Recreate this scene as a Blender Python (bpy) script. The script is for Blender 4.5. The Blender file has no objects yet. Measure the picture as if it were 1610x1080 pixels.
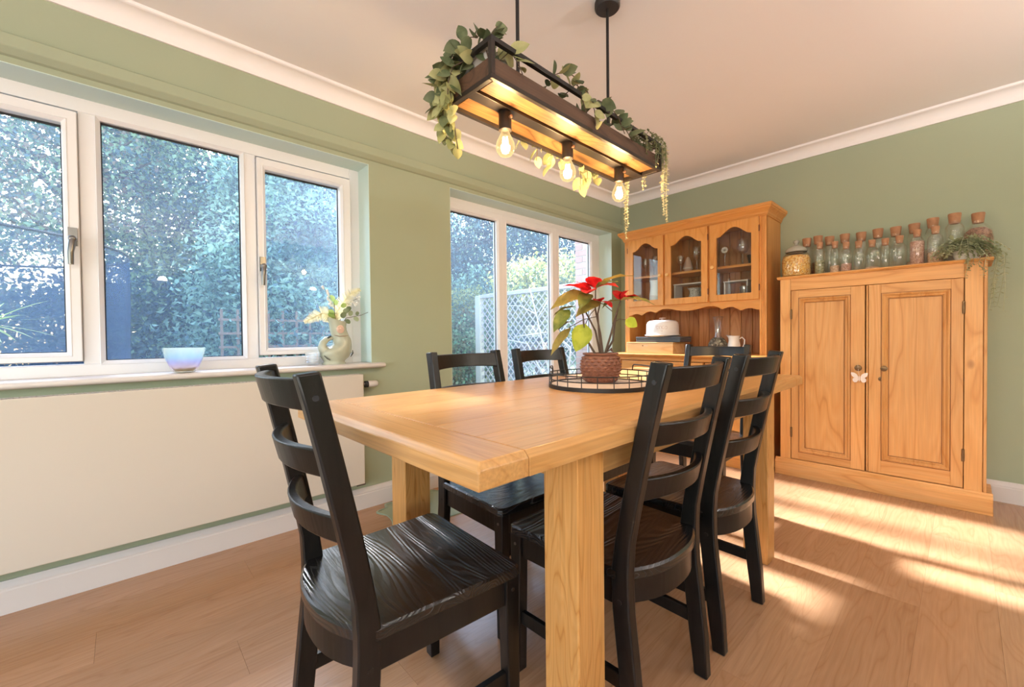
import bpy, math, random
import numpy as np
from mathutils import Vector, Matrix, Euler

R = random.Random(7)
rng = np.random.default_rng(11)
scn = bpy.context.scene
COL = scn.collection

# ------------------------------------------------------------------ camera
F_PX, YAW, PITCH, ROLL = 659.497, math.radians(47.16187), math.radians(-0.89178), math.radians(-0.62059)
fw = Vector((-math.sin(YAW) * math.cos(PITCH), math.cos(YAW) * math.cos(PITCH), math.sin(PITCH)))
rt = Vector((math.cos(YAW), math.sin(YAW), 0))
up = rt.cross(fw)
rt2 = rt * math.cos(ROLL) + up * math.sin(ROLL)
up2 = -rt * math.sin(ROLL) + up * math.cos(ROLL)
cam = bpy.data.cameras.new('camera')
cam.sensor_width = 36.0
cam.sensor_fit = 'HORIZONTAL'
cam.lens = F_PX / 1610.0 * 36.0
cam.clip_start = 0.02
cam.clip_end = 200
camo = bpy.data.objects.new('camera', cam)
COL.objects.link(camo)
M = Matrix((rt2, up2, -fw)).transposed().to_4x4()
M.translation = Vector((2.41, 0.0, 1.0))
camo.matrix_world = M
scn.camera = camo

# ------------------------------------------------------------------ view, world, sun, lights
scn.view_settings.view_transform = 'Standard'
scn.view_settings.look = 'None'
scn.view_settings.gamma = 1.0
scn.view_settings.use_curve_mapping = False
scn.view_settings.exposure = 0.47
scn.cycles.use_denoising = True
scn.cycles.max_bounces = 10
scn.cycles.diffuse_bounces = 6
scn.cycles.glossy_bounces = 4
scn.cycles.transmission_bounces = 6
scn.cycles.transparent_max_bounces = 24
scn.cycles.sample_clamp_indirect = 6.0
scn.cycles.caustics_reflective = False
scn.cycles.caustics_refractive = False

world = bpy.data.worlds.new('world')
scn.world = world
world.use_nodes = True
wn = world.node_tree
wn.nodes.clear()
w_out = wn.nodes.new('ShaderNodeOutputWorld')
w_bg = wn.nodes.new('ShaderNodeBackground')
w_sky = wn.nodes.new('ShaderNodeTexSky')
w_sky.sky_type = 'NISHITA'
w_sky.sun_disc = False
w_sky.sun_elevation = math.radians(34)
w_sky.sun_rotation = math.radians(-90)      # the sun stands over the garden, on the -X side
w_sky.air_density = 1.3
w_sky.dust_density = 1.2
w_sky.ozone_density = 1.5
w_bg.inputs['Strength'].default_value = 0.85
w_mul = wn.nodes.new('ShaderNodeMix')
w_mul.data_type = 'RGBA'
w_mul.blend_type = 'MULTIPLY'
w_mul.inputs[0].default_value = 1.0
w_mul.inputs[7].default_value = (1.0, 1.0, 1.0, 1)
wn.links.new(w_sky.outputs[0], w_mul.inputs[6])
wn.links.new(w_mul.outputs[2], w_bg.inputs[0])
wn.links.new(w_bg.outputs[0], w_out.inputs[0])

sun = bpy.data.lights.new('sun', 'SUN')
sun.energy = 24.0
sun.angle = math.radians(5.0)
sun.color = (1.0, 0.95, 0.93)
suno = bpy.data.objects.new('sun', sun)
COL.objects.link(suno)
suno.rotation_euler = Vector((1.0, -0.04, -0.66)).to_track_quat('-Z', 'Y').to_euler()
suno.location = (-12, 2, 9)


def area_light(name, loc, direction, sx, sy, power, color):
    l = bpy.data.lights.new(name, 'AREA')
    l.shape = 'RECTANGLE'
    l.size, l.size_y = sx, sy
    l.energy = power
    l.color = color
    o = bpy.data.objects.new(name, l)
    COL.objects.link(o)
    o.location = loc
    o.rotation_euler = Vector(direction).to_track_quat('-Z', 'Z').to_euler()
    return o


# unseen fill lights added at the rear and right openings to brighten the room
area_light('rear_fill', (2.2, -2.9, 0.9), (0, 0.35, 1.0), 2.6, 1.2, 58, (1.0, 0.91, 0.90))
area_light('side_fill', (4.5, -1.9, 0.9), (-0.35, 0.2, 1.0), 1.2, 1.2, 50, (1.0, 0.90, 0.85))

# ------------------------------------------------------------------ helpers


class MB:
    """collects simple shapes into one mesh"""

    def __init__(s):
        s.v, s.f = [], []

    def add(s, vs, fs):
        b = len(s.v)
        s.v += [tuple(p) for p in vs]
        s.f += [tuple(i + b for i in f) for f in fs]
        return s

    def box(s, x0, x1, y0, y1, z0, z1):
        return s.add([(x0, y0, z0), (x1, y0, z0), (x1, y1, z0), (x0, y1, z0), (x0, y0, z1), (x1, y0, z1), (x1, y1, z1), (x0, y1, z1)],
                     [(0, 3, 2, 1), (4, 5, 6, 7), (0, 1, 5, 4), (1, 2, 6, 5), (2, 3, 7, 6), (3, 0, 4, 7)])

    def loft(s, rings, cap=True, closed=False):
        n = len(rings[0])
        vs = [p for r in rings for p in r]
        fs = []
        m = len(rings)
        for i in range(m if closed else m - 1):
            a, b = i * n, ((i + 1) % m) * n
            for k in range(n):
                k2 = (k + 1) % n
                fs.append((a + k, a + k2, b + k2, b + k))
        if cap and not closed:
            fs.append(tuple(range(n))[::-1])
            fs.append(tuple(range((m - 1) * n, m * n)))
        return s.add(vs, fs)

    def tube(s, pts, r, n=8, cap=True):
        pts = [Vector(p) for p in pts]
        rs = r if isinstance(r, (list, tuple)) else [r] * len(pts)
        rings = []
        up_ = None
        for i, p in enumerate(pts):
            t = (pts[min(i + 1, len(pts) - 1)] - pts[max(i - 1, 0)])
            t.normalize()
            if up_ is None:
                up_ = Vector((0, 0, 1)) if abs(t.z) < 0.9 else Vector((1, 0, 0))
            a = t.cross(up_)
            if a.length < 1e-5:
                a = t.cross(Vector((0.3, 1, 0.2)))
            a.normalize()
            b = a.cross(t)
            b.normalize()
            up_ = b
            rings.append([p + (a * math.cos(q) + b * math.sin(q)) * rs[i] for q in [2 * math.pi * k / n for k in range(n)]])
        return s.loft(rings, cap)

    def lathe(s, prof, n=24, c=(0, 0, 0), cap=True):
        rings = []
        for r, z in prof:
            rings.append([(c[0] + r * math.cos(2 * math.pi * k / n), c[1] + r * math.sin(2 * math.pi * k / n), c[2] + z) for k in range(n)])
        return s.loft(rings, cap)

    def prism(s, poly, d0, d1, fn):
        """poly: 2-D outline; fn(u, v, d) gives the 3-D point"""
        n = len(poly)
        vs = [fn(u, v, d0) for u, v in poly] + [fn(u, v, d1) for u, v in poly]
        fs = [tuple(range(n))[::-1], tuple(range(n, 2 * n))]
        for k in range(n):
            k2 = (k + 1) % n
            fs.append((k, k2, n + k2, n + k))
        return s.add(vs, fs)

    def frame(s, outer, inner, d0, d1, fn):
        n = len(outer)
        rings = [[fn(u, v, d0) for u, v in outer], [fn(u, v, d1) for u, v in outer], [fn(u, v, d1) for u, v in inner], [fn(u, v, d0) for u, v in inner]]
        return s.loft(rings, closed=True)

    def strip(s, quads_pts):
        for q in quads_pts:
            s.add(q, [(0, 1, 2, 3)])
        return s


def mesh_of(name, mb, smooth=False, sharp=40):
    me = bpy.data.meshes.new(name)
    me.from_pydata([tuple(v) for v in mb.v], [], mb.f)
    me.validate()
    import bmesh
    bm = bmesh.new()
    bm.from_mesh(me)
    bmesh.ops.recalc_face_normals(bm, faces=bm.faces)
    bm.to_mesh(me)
    bm.free()
    if smooth:
        me.polygons.foreach_set('use_smooth', [True] * len(me.polygons))
        me.set_sharp_from_angle(angle=math.radians(sharp))
    me.update()
    return me


def obj(name, mb, mat, parent=None, smooth=False, bevel=0.0, seg=2, sharp=40):
    me = mb if isinstance(mb, bpy.types.Mesh) else mesh_of(name, mb, smooth, sharp)
    if mat is not None and not me.materials:
        me.materials.append(mat)
    o = bpy.data.objects.new(name, me)
    COL.objects.link(o)
    if parent is not None:
        o.parent = parent
    if bevel:
        b = o.modifiers.new('edge', 'BEVEL')
        b.width = bevel
        b.segments = seg
        b.limit_method = 'ANGLE'
        b.angle_limit = math.radians(35)
    return o


def thing(name, label, cat, loc=(0, 0, 0), rz=0.0, group=None):
    o = bpy.data.objects.new(name, None)
    o.empty_display_size = 0.05
    COL.objects.link(o)
    o.location = loc
    o.rotation_euler = (0, 0, rz)
    return tag(o, label, cat, group)


def tag(o, label, cat, group=None):
    o['label'] = label
    o['category'] = cat
    if group:
        o['group'] = group
    return o


def struct(o):
    o['kind'] = 'structure'
    return o


def holder(name):
    o = bpy.data.objects.new(name, None)
    o.empty_display_size = 0.05
    COL.objects.link(o)
    return struct(o)


def dup(root, loc, rz, label, group=None):
    r = root.copy()
    COL.objects.link(r)
    r.location = loc
    r.rotation_euler = (0, 0, rz)
    r['label'] = label
    if group:
        r['group'] = group

    def down(src, dst):
        for ch in list(src.children):
            c = ch.copy()
            COL.objects.link(c)
            c.parent = dst
            down(ch, c)
    down(root, r)
    return r


XZ = lambda u, v, d: (u, d, v)      # outline in X-Z, depth along Y
YZ = lambda u, v, d: (d, u, v)      # outline in Y-Z, depth along X
XY = lambda u, v, d: (u, v, d)


def rect(u0, u1, v0, v1):
    return [(u0, v0), (u1, v0), (u1, v1), (u0, v1)]

# ------------------------------------------------------------------ materials


class NT:
    def __init__(s, name):
        s.m = bpy.data.materials.new(name)
        s.m.use_nodes = True
        s.t = s.m.node_tree
        s.t.nodes.clear()
        s.out = s.t.nodes.new('ShaderNodeOutputMaterial')

    def n(s, typ, props=None, **ins):
        nd = s.t.nodes.new('ShaderNode' + typ)
        for k, v in (props or {}).items():
            setattr(nd, k, v)
        for k, v in ins.items():
            key = int(k[1:]) if k[0] == '_' and k[1:].isdigit() else k.replace('_', ' ')
            sock = nd.inputs[key]
            s.put(sock, v)
        return nd

    def put(s, sock, v):
        if isinstance(v, bpy.types.NodeSocket):
            s.t.links.new(v, sock)
        elif isinstance(v, bpy.types.Node):
            s.t.links.new(v.outputs[0], sock)
        elif isinstance(v, (tuple, list)) and len(v) == 3 and sock.type == 'RGBA':
            sock.default_value = (*v, 1)
        else:
            sock.default_value = v

    def mix(s, f, a, b, mode='MIX'):
        nd = s.t.nodes.new('ShaderNodeMix')
        nd.data_type = 'RGBA'
        nd.blend_type = mode
        s.put(nd.inputs[0], f)
        s.put(nd.inputs[6], a)
        s.put(nd.inputs[7], b)
        return nd.outputs[2]

    def math(s, op, a, b=0.5, c=0.0):
        nd = s.t.nodes.new('ShaderNodeMath')
        nd.operation = op
        s.put(nd.inputs[0], a)
        s.put(nd.inputs[1], b)
        if op in ('MULTIPLY_ADD', 'PINGPONG') and op == 'MULTIPLY_ADD':
            s.put(nd.inputs[2], c)
        return nd.outputs[0]

    def ramp(s, f, stops, interp='LINEAR'):
        nd = s.t.nodes.new('ShaderNodeValToRGB')
        cr = nd.color_ramp
        cr.interpolation = interp
        while len(cr.elements) < len(stops):
            cr.elements.new(0.5)
        for e, (p, c) in zip(cr.elements, stops):
            e.position = p
            e.color = (*c, 1) if len(c) == 3 else c
        s.put(nd.inputs[0], f)
        return nd.outputs[0]

    def coords(s, scale=(1, 1, 1), which='Object', rnd=0.0):
        tc = s.t.nodes.new('ShaderNodeTexCoord')
        v = tc.outputs[which]
        if rnd:
            oi = s.t.nodes.new('ShaderNodeObjectInfo')
            add = s.t.nodes.new('ShaderNodeVectorMath')
            add.operation = 'ADD'
            s.t.links.new(v, add.inputs[0])
            cmb = s.t.nodes.new('ShaderNodeCombineXYZ')
            m = s.math('MULTIPLY', oi.outputs['Random'], rnd)
            for k in range(3):
                s.t.links.new(m, cmb.inputs[k])
            s.t.links.new(cmb.outputs[0], add.inputs[1])
            v = add.outputs[0]
        mp = s.t.nodes.new('ShaderNodeMapping')
        s.t.links.new(v, mp.inputs[0])
        mp.inputs['Scale'].default_value = scale
        return mp.outputs[0]

    def bsdf(s, **k):
        b = s.n('BsdfPrincipled')
        for key, v in k.items():
            s.put(b.inputs[key.replace('_', ' ')], v)
        s.t.links.new(b.outputs[0], s.out.inputs[0])
        return b


def plain(name, col, rough=0.5, metal=0.0, spec=0.5, vary=0.0, vscale=8.0, bump=0.0, bscale=200.0, **kw):
    t = NT(name)
    c = col
    if vary:
        nz = t.n('TexNoise', Vector=t.coords(), Scale=vscale, Detail=4.0)
        c = t.mix(nz.outputs[0], tuple(x * (1 - vary) for x in col), tuple(min(1, x * (1 + vary)) for x in col))
    b = t.bsdf(Base_Color=c, Roughness=rough, Metallic=metal, Specular_IOR_Level=spec)
    if bump:
        nz2 = t.n('TexNoise', Vector=t.coords(), Scale=bscale, Detail=2.0)
        bp = t.n('Bump', Height=nz2.outputs[0], Strength=bump, Distance=0.002)
        t.t.links.new(bp.outputs[0], b.inputs['Normal'])
    for k, v in kw.items():
        t.put(b.inputs[k.replace('_', ' ')], v)
    return t.m


def wood(name, dark, mid, light, axis='Z', bands=9.0, sc=5.0, rough=0.45, bump=0.15, knots=0.0, tint=0.12, coat=0.0, fibre=0.35):
    """contour-band grain that runs along one axis of the piece"""
    t = NT(name)
    ax = 'XYZ'.index(axis)
    s1 = [1.0, 1.0, 1.0]
    s1[ax] = 0.13
    v1 = t.coords(tuple(s1), rnd=13.7)
    n1 = t.n('TexNoise', Vector=v1, Scale=sc, Detail=2.0, Roughness=0.45, Distortion=0.25)
    band = t.math('PINGPONG', t.math('MULTIPLY', n1.outputs[0], bands), 0.5)
    band = t.math('MULTIPLY', band, 2.0)
    s2 = [160.0, 160.0, 160.0]
    s2[ax] = 5.0
    n2 = t.n('TexNoise', Vector=t.coords(tuple(s2), rnd=13.7), Scale=1.0, Detail=3.0)
    s3 = [3.0, 3.0, 3.0]
    s3[ax] = 0.6
    n3 = t.n('TexNoise', Vector=t.coords(tuple(s3), rnd=13.7), Scale=1.0, Detail=2.0)
    col = t.ramp(band, [(0.0, dark), (0.16, mid), (0.62, light), (1.0, mid)])
    fib = t.ramp(n2.outputs[0], [(0.3, (1 - fibre,) * 3), (0.7, (1.0,) * 3)])
    col = t.mix(1.0, col, fib, 'MULTIPLY')
    patch = t.ramp(n3.outputs[0], [(0.3, (0.86, 0.82, 0.76)), (0.7, (1.0, 1.0, 1.0))])
    col = t.mix(1.0, col, patch, 'MULTIPLY')
    if knots:
        s4 = [1.0, 1.0, 1.0]
        s4[ax] = 0.55
        vo = t.n('TexVoronoi', Vector=t.coords(tuple(s4), rnd=13.7), Scale=knots)
        k = t.ramp(vo.outputs['Distance'], [(0.0, (0.1, 0.1, 0.1)), (0.035, (0.35, 0.35, 0.35)), (0.075, (1, 1, 1))])
        col = t.mix(k, t.mix(0.35, (0.16, 0.05, 0.015), dark), col)
    if tint:
        oi = t.t.nodes.new('ShaderNodeObjectInfo')
        tn = t.ramp(oi.outputs['Random'], [(0.0, (1 - tint, 1 - tint * 1.15, 1 - tint * 1.3)), (1.0, (1 + tint * 0.4, 1 + tint * 0.4, 1 + tint * 0.4))])
        col = t.mix(1.0, col, tn, 'MULTIPLY')
    b = t.bsdf(Base_Color=col, Roughness=rough, Specular_IOR_Level=0.4)
    if coat:
        b.inputs['Coat Weight'].default_value = coat
        b.inputs['Coat Roughness'].default_value = 0.22
    if bump:
        h = t.math('ADD', t.math('MULTIPLY', band, 0.6), t.math('MULTIPLY', n2.outputs[0], 0.5))
        bp = t.n('Bump', Height=h, Strength=bump, Distance=0.0015)
        t.t.links.new(bp.outputs[0], b.inputs['Normal'])
    return t.m


def thin_glass(name, tint=(0.97, 0.99, 0.98), gloss=1.0, rough=0.0, ior=1.45, haze=0.0):
    t = NT(name)
    f0 = ((ior - 1) / (ior + 1)) ** 2
    lw = t.n('LayerWeight', Blend=0.5)
    fr = t.math('MULTIPLY_ADD', t.math('POWER', lw.outputs['Facing'], 5.0), 1 - f0, f0)
    tr = t.n('BsdfTransparent', Color=tint)
    if haze:
        tl = t.n('BsdfTranslucent', Color=(0.50, 0.70, 1.0))  # bluish veil of glare put into the pane itself
        mh = t.n('MixShader')
        mh.inputs[0].default_value = haze
        t.put(mh.inputs[1], tr)
        t.put(mh.inputs[2], tl)
        tr = mh
    gl = t.n('BsdfGlossy', Color=(gloss, gloss, gloss), Roughness=rough)
    mx = t.n('MixShader')
    t.put(mx.inputs[0], fr)
    t.put(mx.inputs[1], tr)
    t.put(mx.inputs[2], gl)
    t.t.links.new(mx.outputs[0], t.out.inputs[0])
    return t.m


def glassware(name, f0=0.10, white=0.07):
    t = NT(name)
    lw = t.n('LayerWeight', Blend=0.5)
    fr = t.math('MULTIPLY_ADD', t.math('POWER', lw.outputs['Facing'], 3.0), 0.8, f0)
    tr = t.n('BsdfTransparent', Color=(0.985, 0.98, 0.965))
    df = t.n('BsdfTranslucent', Color=(0.9, 0.92, 0.9))
    m0 = t.n('MixShader')
    m0.inputs[0].default_value = white
    t.put(m0.inputs[1], tr)
    t.put(m0.inputs[2], df)
    gl = t.n('BsdfGlossy', Color=(1, 1, 1), Roughness=0.03)
    mx = t.n('MixShader')
    t.put(mx.inputs[0], fr)
    t.put(mx.inputs[1], m0)
    t.put(mx.inputs[2], gl)
    t.t.links.new(mx.outputs[0], t.out.inputs[0])
    return t.m


def leaf_mat(name, a, b, trans=0.35, rough=0.55, vscale=3.0, rnd=True):
    t = NT(name)
    nz = t.n('TexNoise', Vector=t.coords(rnd=3.0), Scale=vscale, Detail=4.0, Roughness=0.6)
    c = t.mix(t.ramp(nz.outputs[0], [(0.40, (0, 0, 0)), (0.60, (1, 1, 1))]), a, b)
    if rnd:
        oi = t.t.nodes.new('ShaderNodeObjectInfo')
        c = t.mix(1.0, c, t.ramp(oi.outputs['Random'], [(0, (0.8, 0.8, 0.75)), (1, (1.15, 1.15, 1.1))]), 'MULTIPLY')
    p = t.n('BsdfPrincipled')
    t.put(p.inputs['Base Color'], c)
    p.inputs['Roughness'].default_value = rough
    p.inputs['Specular IOR Level'].default_value = 0.3
    tl = t.n('BsdfTranslucent')
    t.put(tl.inputs[0], c)
    mx = t.n('MixShader')
    mx.inputs[0].default_value = trans
    t.put(mx.inputs[1], p)
    t.put(mx.inputs[2], tl)
    t.t.links.new(mx.outputs[0], t.out.inputs[0])
    return t.m


def glow(name, col, strength):
    t = NT(name)
    e = t.n('Emission', Color=col, Strength=strength)
    t.t.links.new(e.outputs[0], t.out.inputs[0])
    return t.m


WALL = plain('sage_paint', (0.35, 0.395, 0.285), 0.85, spec=0.2, vary=0.03, vscale=2.0, bump=0.12, bscale=320)
CEIL = plain('ceiling_paint', (0.84, 0.815, 0.815), 0.9, spec=0.2)
TRIM = plain('white_gloss_trim', (0.66, 0.62, 0.60), 0.4, spec=0.4)
UPVC = plain('white_upvc', (0.78, 0.78, 0.81), 0.32, spec=0.5)
GASKET = plain('black_gasket', (0.015, 0.016, 0.02), 0.6)
PANE_HAZY = thin_glass('glare_window_glass', (0.93, 0.97, 1.0), 1.0, haze=0.065)  # stronger glare over the garden view, put into the glass as haze
PANE = thin_glass('window_glass', (0.93, 0.97, 1.0), 1.0, haze=0.022)
CHROME = plain('chrome', (0.20, 0.19, 0.185), 0.28, metal=1.0)
DARKMET = plain('dark_bronze_metal', (0.045, 0.034, 0.028), 0.42, metal=0.6)
BLACKMET = plain('black_metal', (0.018, 0.015, 0.014), 0.42, metal=0.3)
BRASS = plain('aged_iron', (0.20, 0.12, 0.06), 0.45, metal=0.8, vary=0.3, vscale=40)
RAD = plain('cream_radiator', (0.60, 0.545, 0.475), 0.55, spec=0.25)
PINE_Z = wood('old_pine_upright', (0.65, 0.30, 0.09), (0.76, 0.385, 0.13), (0.80, 0.43, 0.165), 'Z', 7, 5, 0.42, 0.10, knots=4.2, fibre=0.14)
PINE_X = wood('old_pine_across', (0.65, 0.30, 0.09), (0.76, 0.385, 0.13), (0.80, 0.43, 0.165), 'X', 7, 5, 0.42, 0.10, knots=4.2, fibre=0.14)
HUTCH_Z = wood('orange_pine_upright', (0.68, 0.28, 0.062), (0.75, 0.335, 0.083), (0.79, 0.37, 0.105), 'Z', 8, 6, 0.35, 0.06, fibre=0.12, tint=0.08)
HUTCH_X = wood('orange_pine_across', (0.68, 0.28, 0.062), (0.75, 0.335, 0.083), (0.79, 0.37, 0.105), 'X', 8, 6, 0.35, 0.06, fibre=0.12, tint=0.08)
HUTCH_BACK = wood('red_pine_boards', (0.40, 0.15, 0.05), (0.52, 0.23, 0.085), (0.60, 0.29, 0.12), 'Z', 8, 6, 0.45, 0.05, fibre=0.15, tint=0.25)
OAK_Y = wood('golden_oak_long', (0.56, 0.285, 0.095), (0.62, 0.335, 0.12), (0.66, 0.37, 0.145), 'Y', 10, 7, 0.30, 0.06, fibre=0.22, tint=0.12, coat=0.15)
OAK_X = wood('golden_oak_end', (0.56, 0.285, 0.095), (0.62, 0.335, 0.12), (0.66, 0.37, 0.145), 'X', 10, 7, 0.30, 0.06, fibre=0.22, tint=0.10, coat=0.15)
OAK_Z = wood('golden_oak_leg', (0.52, 0.235, 0.06), (0.64, 0.325, 0.10), (0.69, 0.37, 0.13), 'Z', 16, 9, 0.36, 0.10, fibre=0.22, tint=0.10)
FLOORW = wood('oak_laminate', (0.415, 0.225, 0.12), (0.452, 0.252, 0.138), (0.475, 0.272, 0.152), 'Y', 11, 8, 0.27, 0.04, fibre=0.13, tint=0.10, coat=0.25)
BLACKW = wood('black_stained_wood', (0.003, 0.003, 0.0033), (0.0065, 0.0058, 0.006), (0.009, 0.008, 0.008), 'Z', 10, 8, 0.34, 0.25, fibre=0.3, tint=0.0)
BLACKSEAT = wood('black_stained_seat', (0.045, 0.045, 0.05), (0.008, 0.0075, 0.008), (0.009, 0.0085, 0.009), 'Y', 40, 6, 0.27, 0.9, fibre=0.25, tint=0.0, coat=0.5)  # pale grain lines, with the window sheen put into their colour

# ------------------------------------------------------------------ room shell
W1 = (-0.72, 1.089, 0.845, 2.035)       # big window: y0 y1 z0 z1
W2 = (1.666, 3.612, 0.16, 2.033)        # low window by the dresser
CEIL_Z, BACK_Y, RIGHT_X, REAR_Y = 2.40, 3.78, 4.60, -3.0

m = MB()
m.box(-0.30, 0, REAR_Y, W1[0], -0.15, 2.6)
m.box(-0.30, 0, W1[1], W2[0], -0.15, 2.6)
m.box(-0.30, 0, W2[1], 4.0, -0.15, 2.6)
m.box(-0.30, 0, W1[0], W1[1], -0.15, W1[2])
m.box(-0.30, 0, W2[0], W2[1], -0.15, W2[2])
m.box(-0.30, 0, W1[0], W1[1], W1[3], 2.6)
m.box(-0.30, 0, W2[0], W2[1], W2[3], 2.6)
struct(obj('wall_left', m, WALL))
struct(obj('wall_back', MB().box(0, RIGHT_X + 0.2, BACK_Y, BACK_Y + 0.22, -0.15, 2.6), WALL))
m = MB()
m.box(RIGHT_X, RIGHT_X + 0.2, -1.1, BACK_Y, -0.15, 2.6).box(RIGHT_X, RIGHT_X + 0.2, REAR_Y, -2.7, -0.15, 2.6).box(RIGHT_X, RIGHT_X + 0.2, -2.7, -1.1, 2.15, 2.6).box(RIGHT_X, RIGHT_X + 0.2, -2.7, -1.1, -0.15, 0.25)
struct(obj('wall_right', m, WALL))
m = MB()
m.box(-0.3, 0.8, REAR_Y - 0.2, REAR_Y, -0.15, 2.6).box(3.6, RIGHT_X + 0.2, REAR_Y - 0.2, REAR_Y, -0.15, 2.6).box(0.8, 3.6, REAR_Y - 0.2, REAR_Y, 2.2, 2.6)
struct(obj('wall_rear', m, WALL))
struct(obj('ceiling', MB().box(-0.3, RIGHT_X + 0.2, REAR_Y - 0.2, BACK_Y + 0.2, CEIL_Z, CEIL_Z + 0.15), CEIL))

# floor: a sub-floor that carries each laminate plank as a part
floor = struct(obj('floor', MB().box(-0.3, RIGHT_X + 0.2, REAR_Y - 0.2, BACK_Y + 0.2, -0.15, -0.012), plain('floor_underlay', (0.20, 0.11, 0.06), 0.9)))
PW, PL = 0.192, 1.285
cache = {}
row = 0
x = 0.0
while x < RIGHT_X:
    w = min(PW, RIGHT_X - x)
    y = REAR_Y - (row * 0.47) % PL
    while y < BACK_Y:
        a, b = max(y, REAR_Y), min(y + PL, BACK_Y)
        if b - a > 0.02:
            key = (round(w, 3), round(b - a, 3))
            if key not in cache:
                cache[key] = mesh_of('floor_plank', MB().box(0.0002, key[0] - 0.0002, 0.0003, key[1] - 0.0003, -0.012, 0.0))
            p = obj('floor_plank', cache[key], FLOORW, floor)
            p.location = (x, a, 0)
        y += PL
    x += PW
    row += 1


def sweep_y(prof, y0, y1):      # prof in X-Z
    return MB().prism(prof, y0, y1, lambda u, v, d: (u, d, v))


def sweep_x(prof, x0, x1):      # prof in depth-from-back-wall / Z
    return MB().prism(prof, x0, x1, lambda u, v, d: (d, BACK_Y - u, v))


SK = [(0, 0), (0.019, 0), (0.019, 0.085), (0.0165, 0.09), (0.0165, 0.096), (0.012, 0.104), (0.008, 0.112), (0.006, 0.120), (0, 0.120)]
struct(obj('baseboard_left', sweep_y(SK, REAR_Y, W2[0] + 2.1), TRIM, smooth=True, sharp=25))
struct(obj('baseboard_back', sweep_x(SK, 0.02, RIGHT_X), TRIM, smooth=True, sharp=25))
cove = [(0, CEIL_Z), (0, 2.314), (0.010, 2.314), (0.012, 2.322)]
for k in range(9):
    q = k / 8 * math.pi / 2
    cove.append((0.012 + 0.058 * (1 - math.cos(q)), 2.326 + 0.058 * math.sin(q)))
cove += [(0.076, 2.388), (0.078, CEIL_Z)]
struct(obj('trim_1', sweep_y(cove, REAR_Y, BACK_Y), CEIL, smooth=True, sharp=25))
struct(obj('trim_2', sweep_x(cove, 0.0, RIGHT_X), CEIL, smooth=True, sharp=25))
rail = [(0, 2.058), (0.012, 2.062), (0.034, 2.080), (0.036, 2.084), (0.036, 2.126), (0.030, 2.131), (0, 2.131)]
struct(obj('trim_3', sweep_y(rail, REAR_Y, BACK_Y), WALL, smooth=True, sharp=20))

REVEAL = plain('skylight_mint_reveal', (0.58, 0.71, 0.67), 0.7, spec=0.3)  # skylight on the reveals put into their colour as pale mint
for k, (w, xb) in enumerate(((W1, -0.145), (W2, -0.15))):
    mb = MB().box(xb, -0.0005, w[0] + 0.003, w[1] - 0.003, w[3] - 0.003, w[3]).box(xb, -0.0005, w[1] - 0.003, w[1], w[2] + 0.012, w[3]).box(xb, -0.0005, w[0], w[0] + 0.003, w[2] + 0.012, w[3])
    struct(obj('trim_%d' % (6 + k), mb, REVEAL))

# ------------------------------------------------------------------ windows


def beaded_frame(name, y0, y1, z0, z1, gy0, gy1, gz0, gz1, xf, xb, parent, mat=UPVC):
    """a frame between an outer and an inner rectangle with a sloped glazing bead"""
    o = rect(y0, y1, z0, z1)
    bw = 0.016
    mid = rect(gy0 - bw, gy1 + bw, gz0 - bw, gz1 + bw)
    inn = rect(gy0, gy1, gz0, gz1)
    P = lambda r, d: [(d, u, v) for u, v in r]
    mb = MB().loft([P(o, xb), P(o, xf), P(mid, xf), P(mid, xf + 0.004), P(inn, xf - 0.012), P(inn, xb)], closed=True)
    return obj(name, mb, mat, parent, bevel=0.0025, seg=1)


def pane(parent, gy0, gy1, gz0, gz1, x, mat=None):
    g = obj('pane', MB().box(x - 0.004, x, gy0 - 0.004, gy1 + 0.004, gz0 - 0.004, gz1 + 0.004), mat or PANE, parent)
    e = 0.010
    mb = MB().frame(rect(gy0 - 0.003, gy1 + 0.003, gz0 - 0.003, gz1 + 0.003), rect(gy0 + e * 0.4, gy1 - e * 0.55, gz0 + e * 0.3, gz1 - e), x + 0.001, x + 0.004, YZ)
    obj('gasket', mb, GASKET, parent)
    return g


def espag_handle(parent, y, ztop, zbot, x):
    mb = MB().box(x, x + 0.010, y - 0.014, y + 0.014, ztop - 0.075, ztop)
    mb.lathe([(0.0, 0), (0.013, 0), (0.013, 0.03), (0.009, 0.034), (0, 0.034)], 14)
    # turn the last lathe onto the X axis
    n = 5 * 14
    vs = mb.v[-n:]
    mb.v[-n:] = [(x + 0.008 + v[2], y + v[0], ztop - 0.05 + v[1]) for v in vs]
    mb.tube([(x + 0.030, y, ztop - 0.045), (x + 0.036, y - 0.002, ztop - 0.075), (x + 0.038, y - 0.006, zbot + 0.05), (x + 0.036, y - 0.006, zbot)], [0.011, 0.012, 0.0105, 0.009], 10)
    return obj('handle', mb, CHROME, parent, smooth=True, sharp=50)


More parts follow.
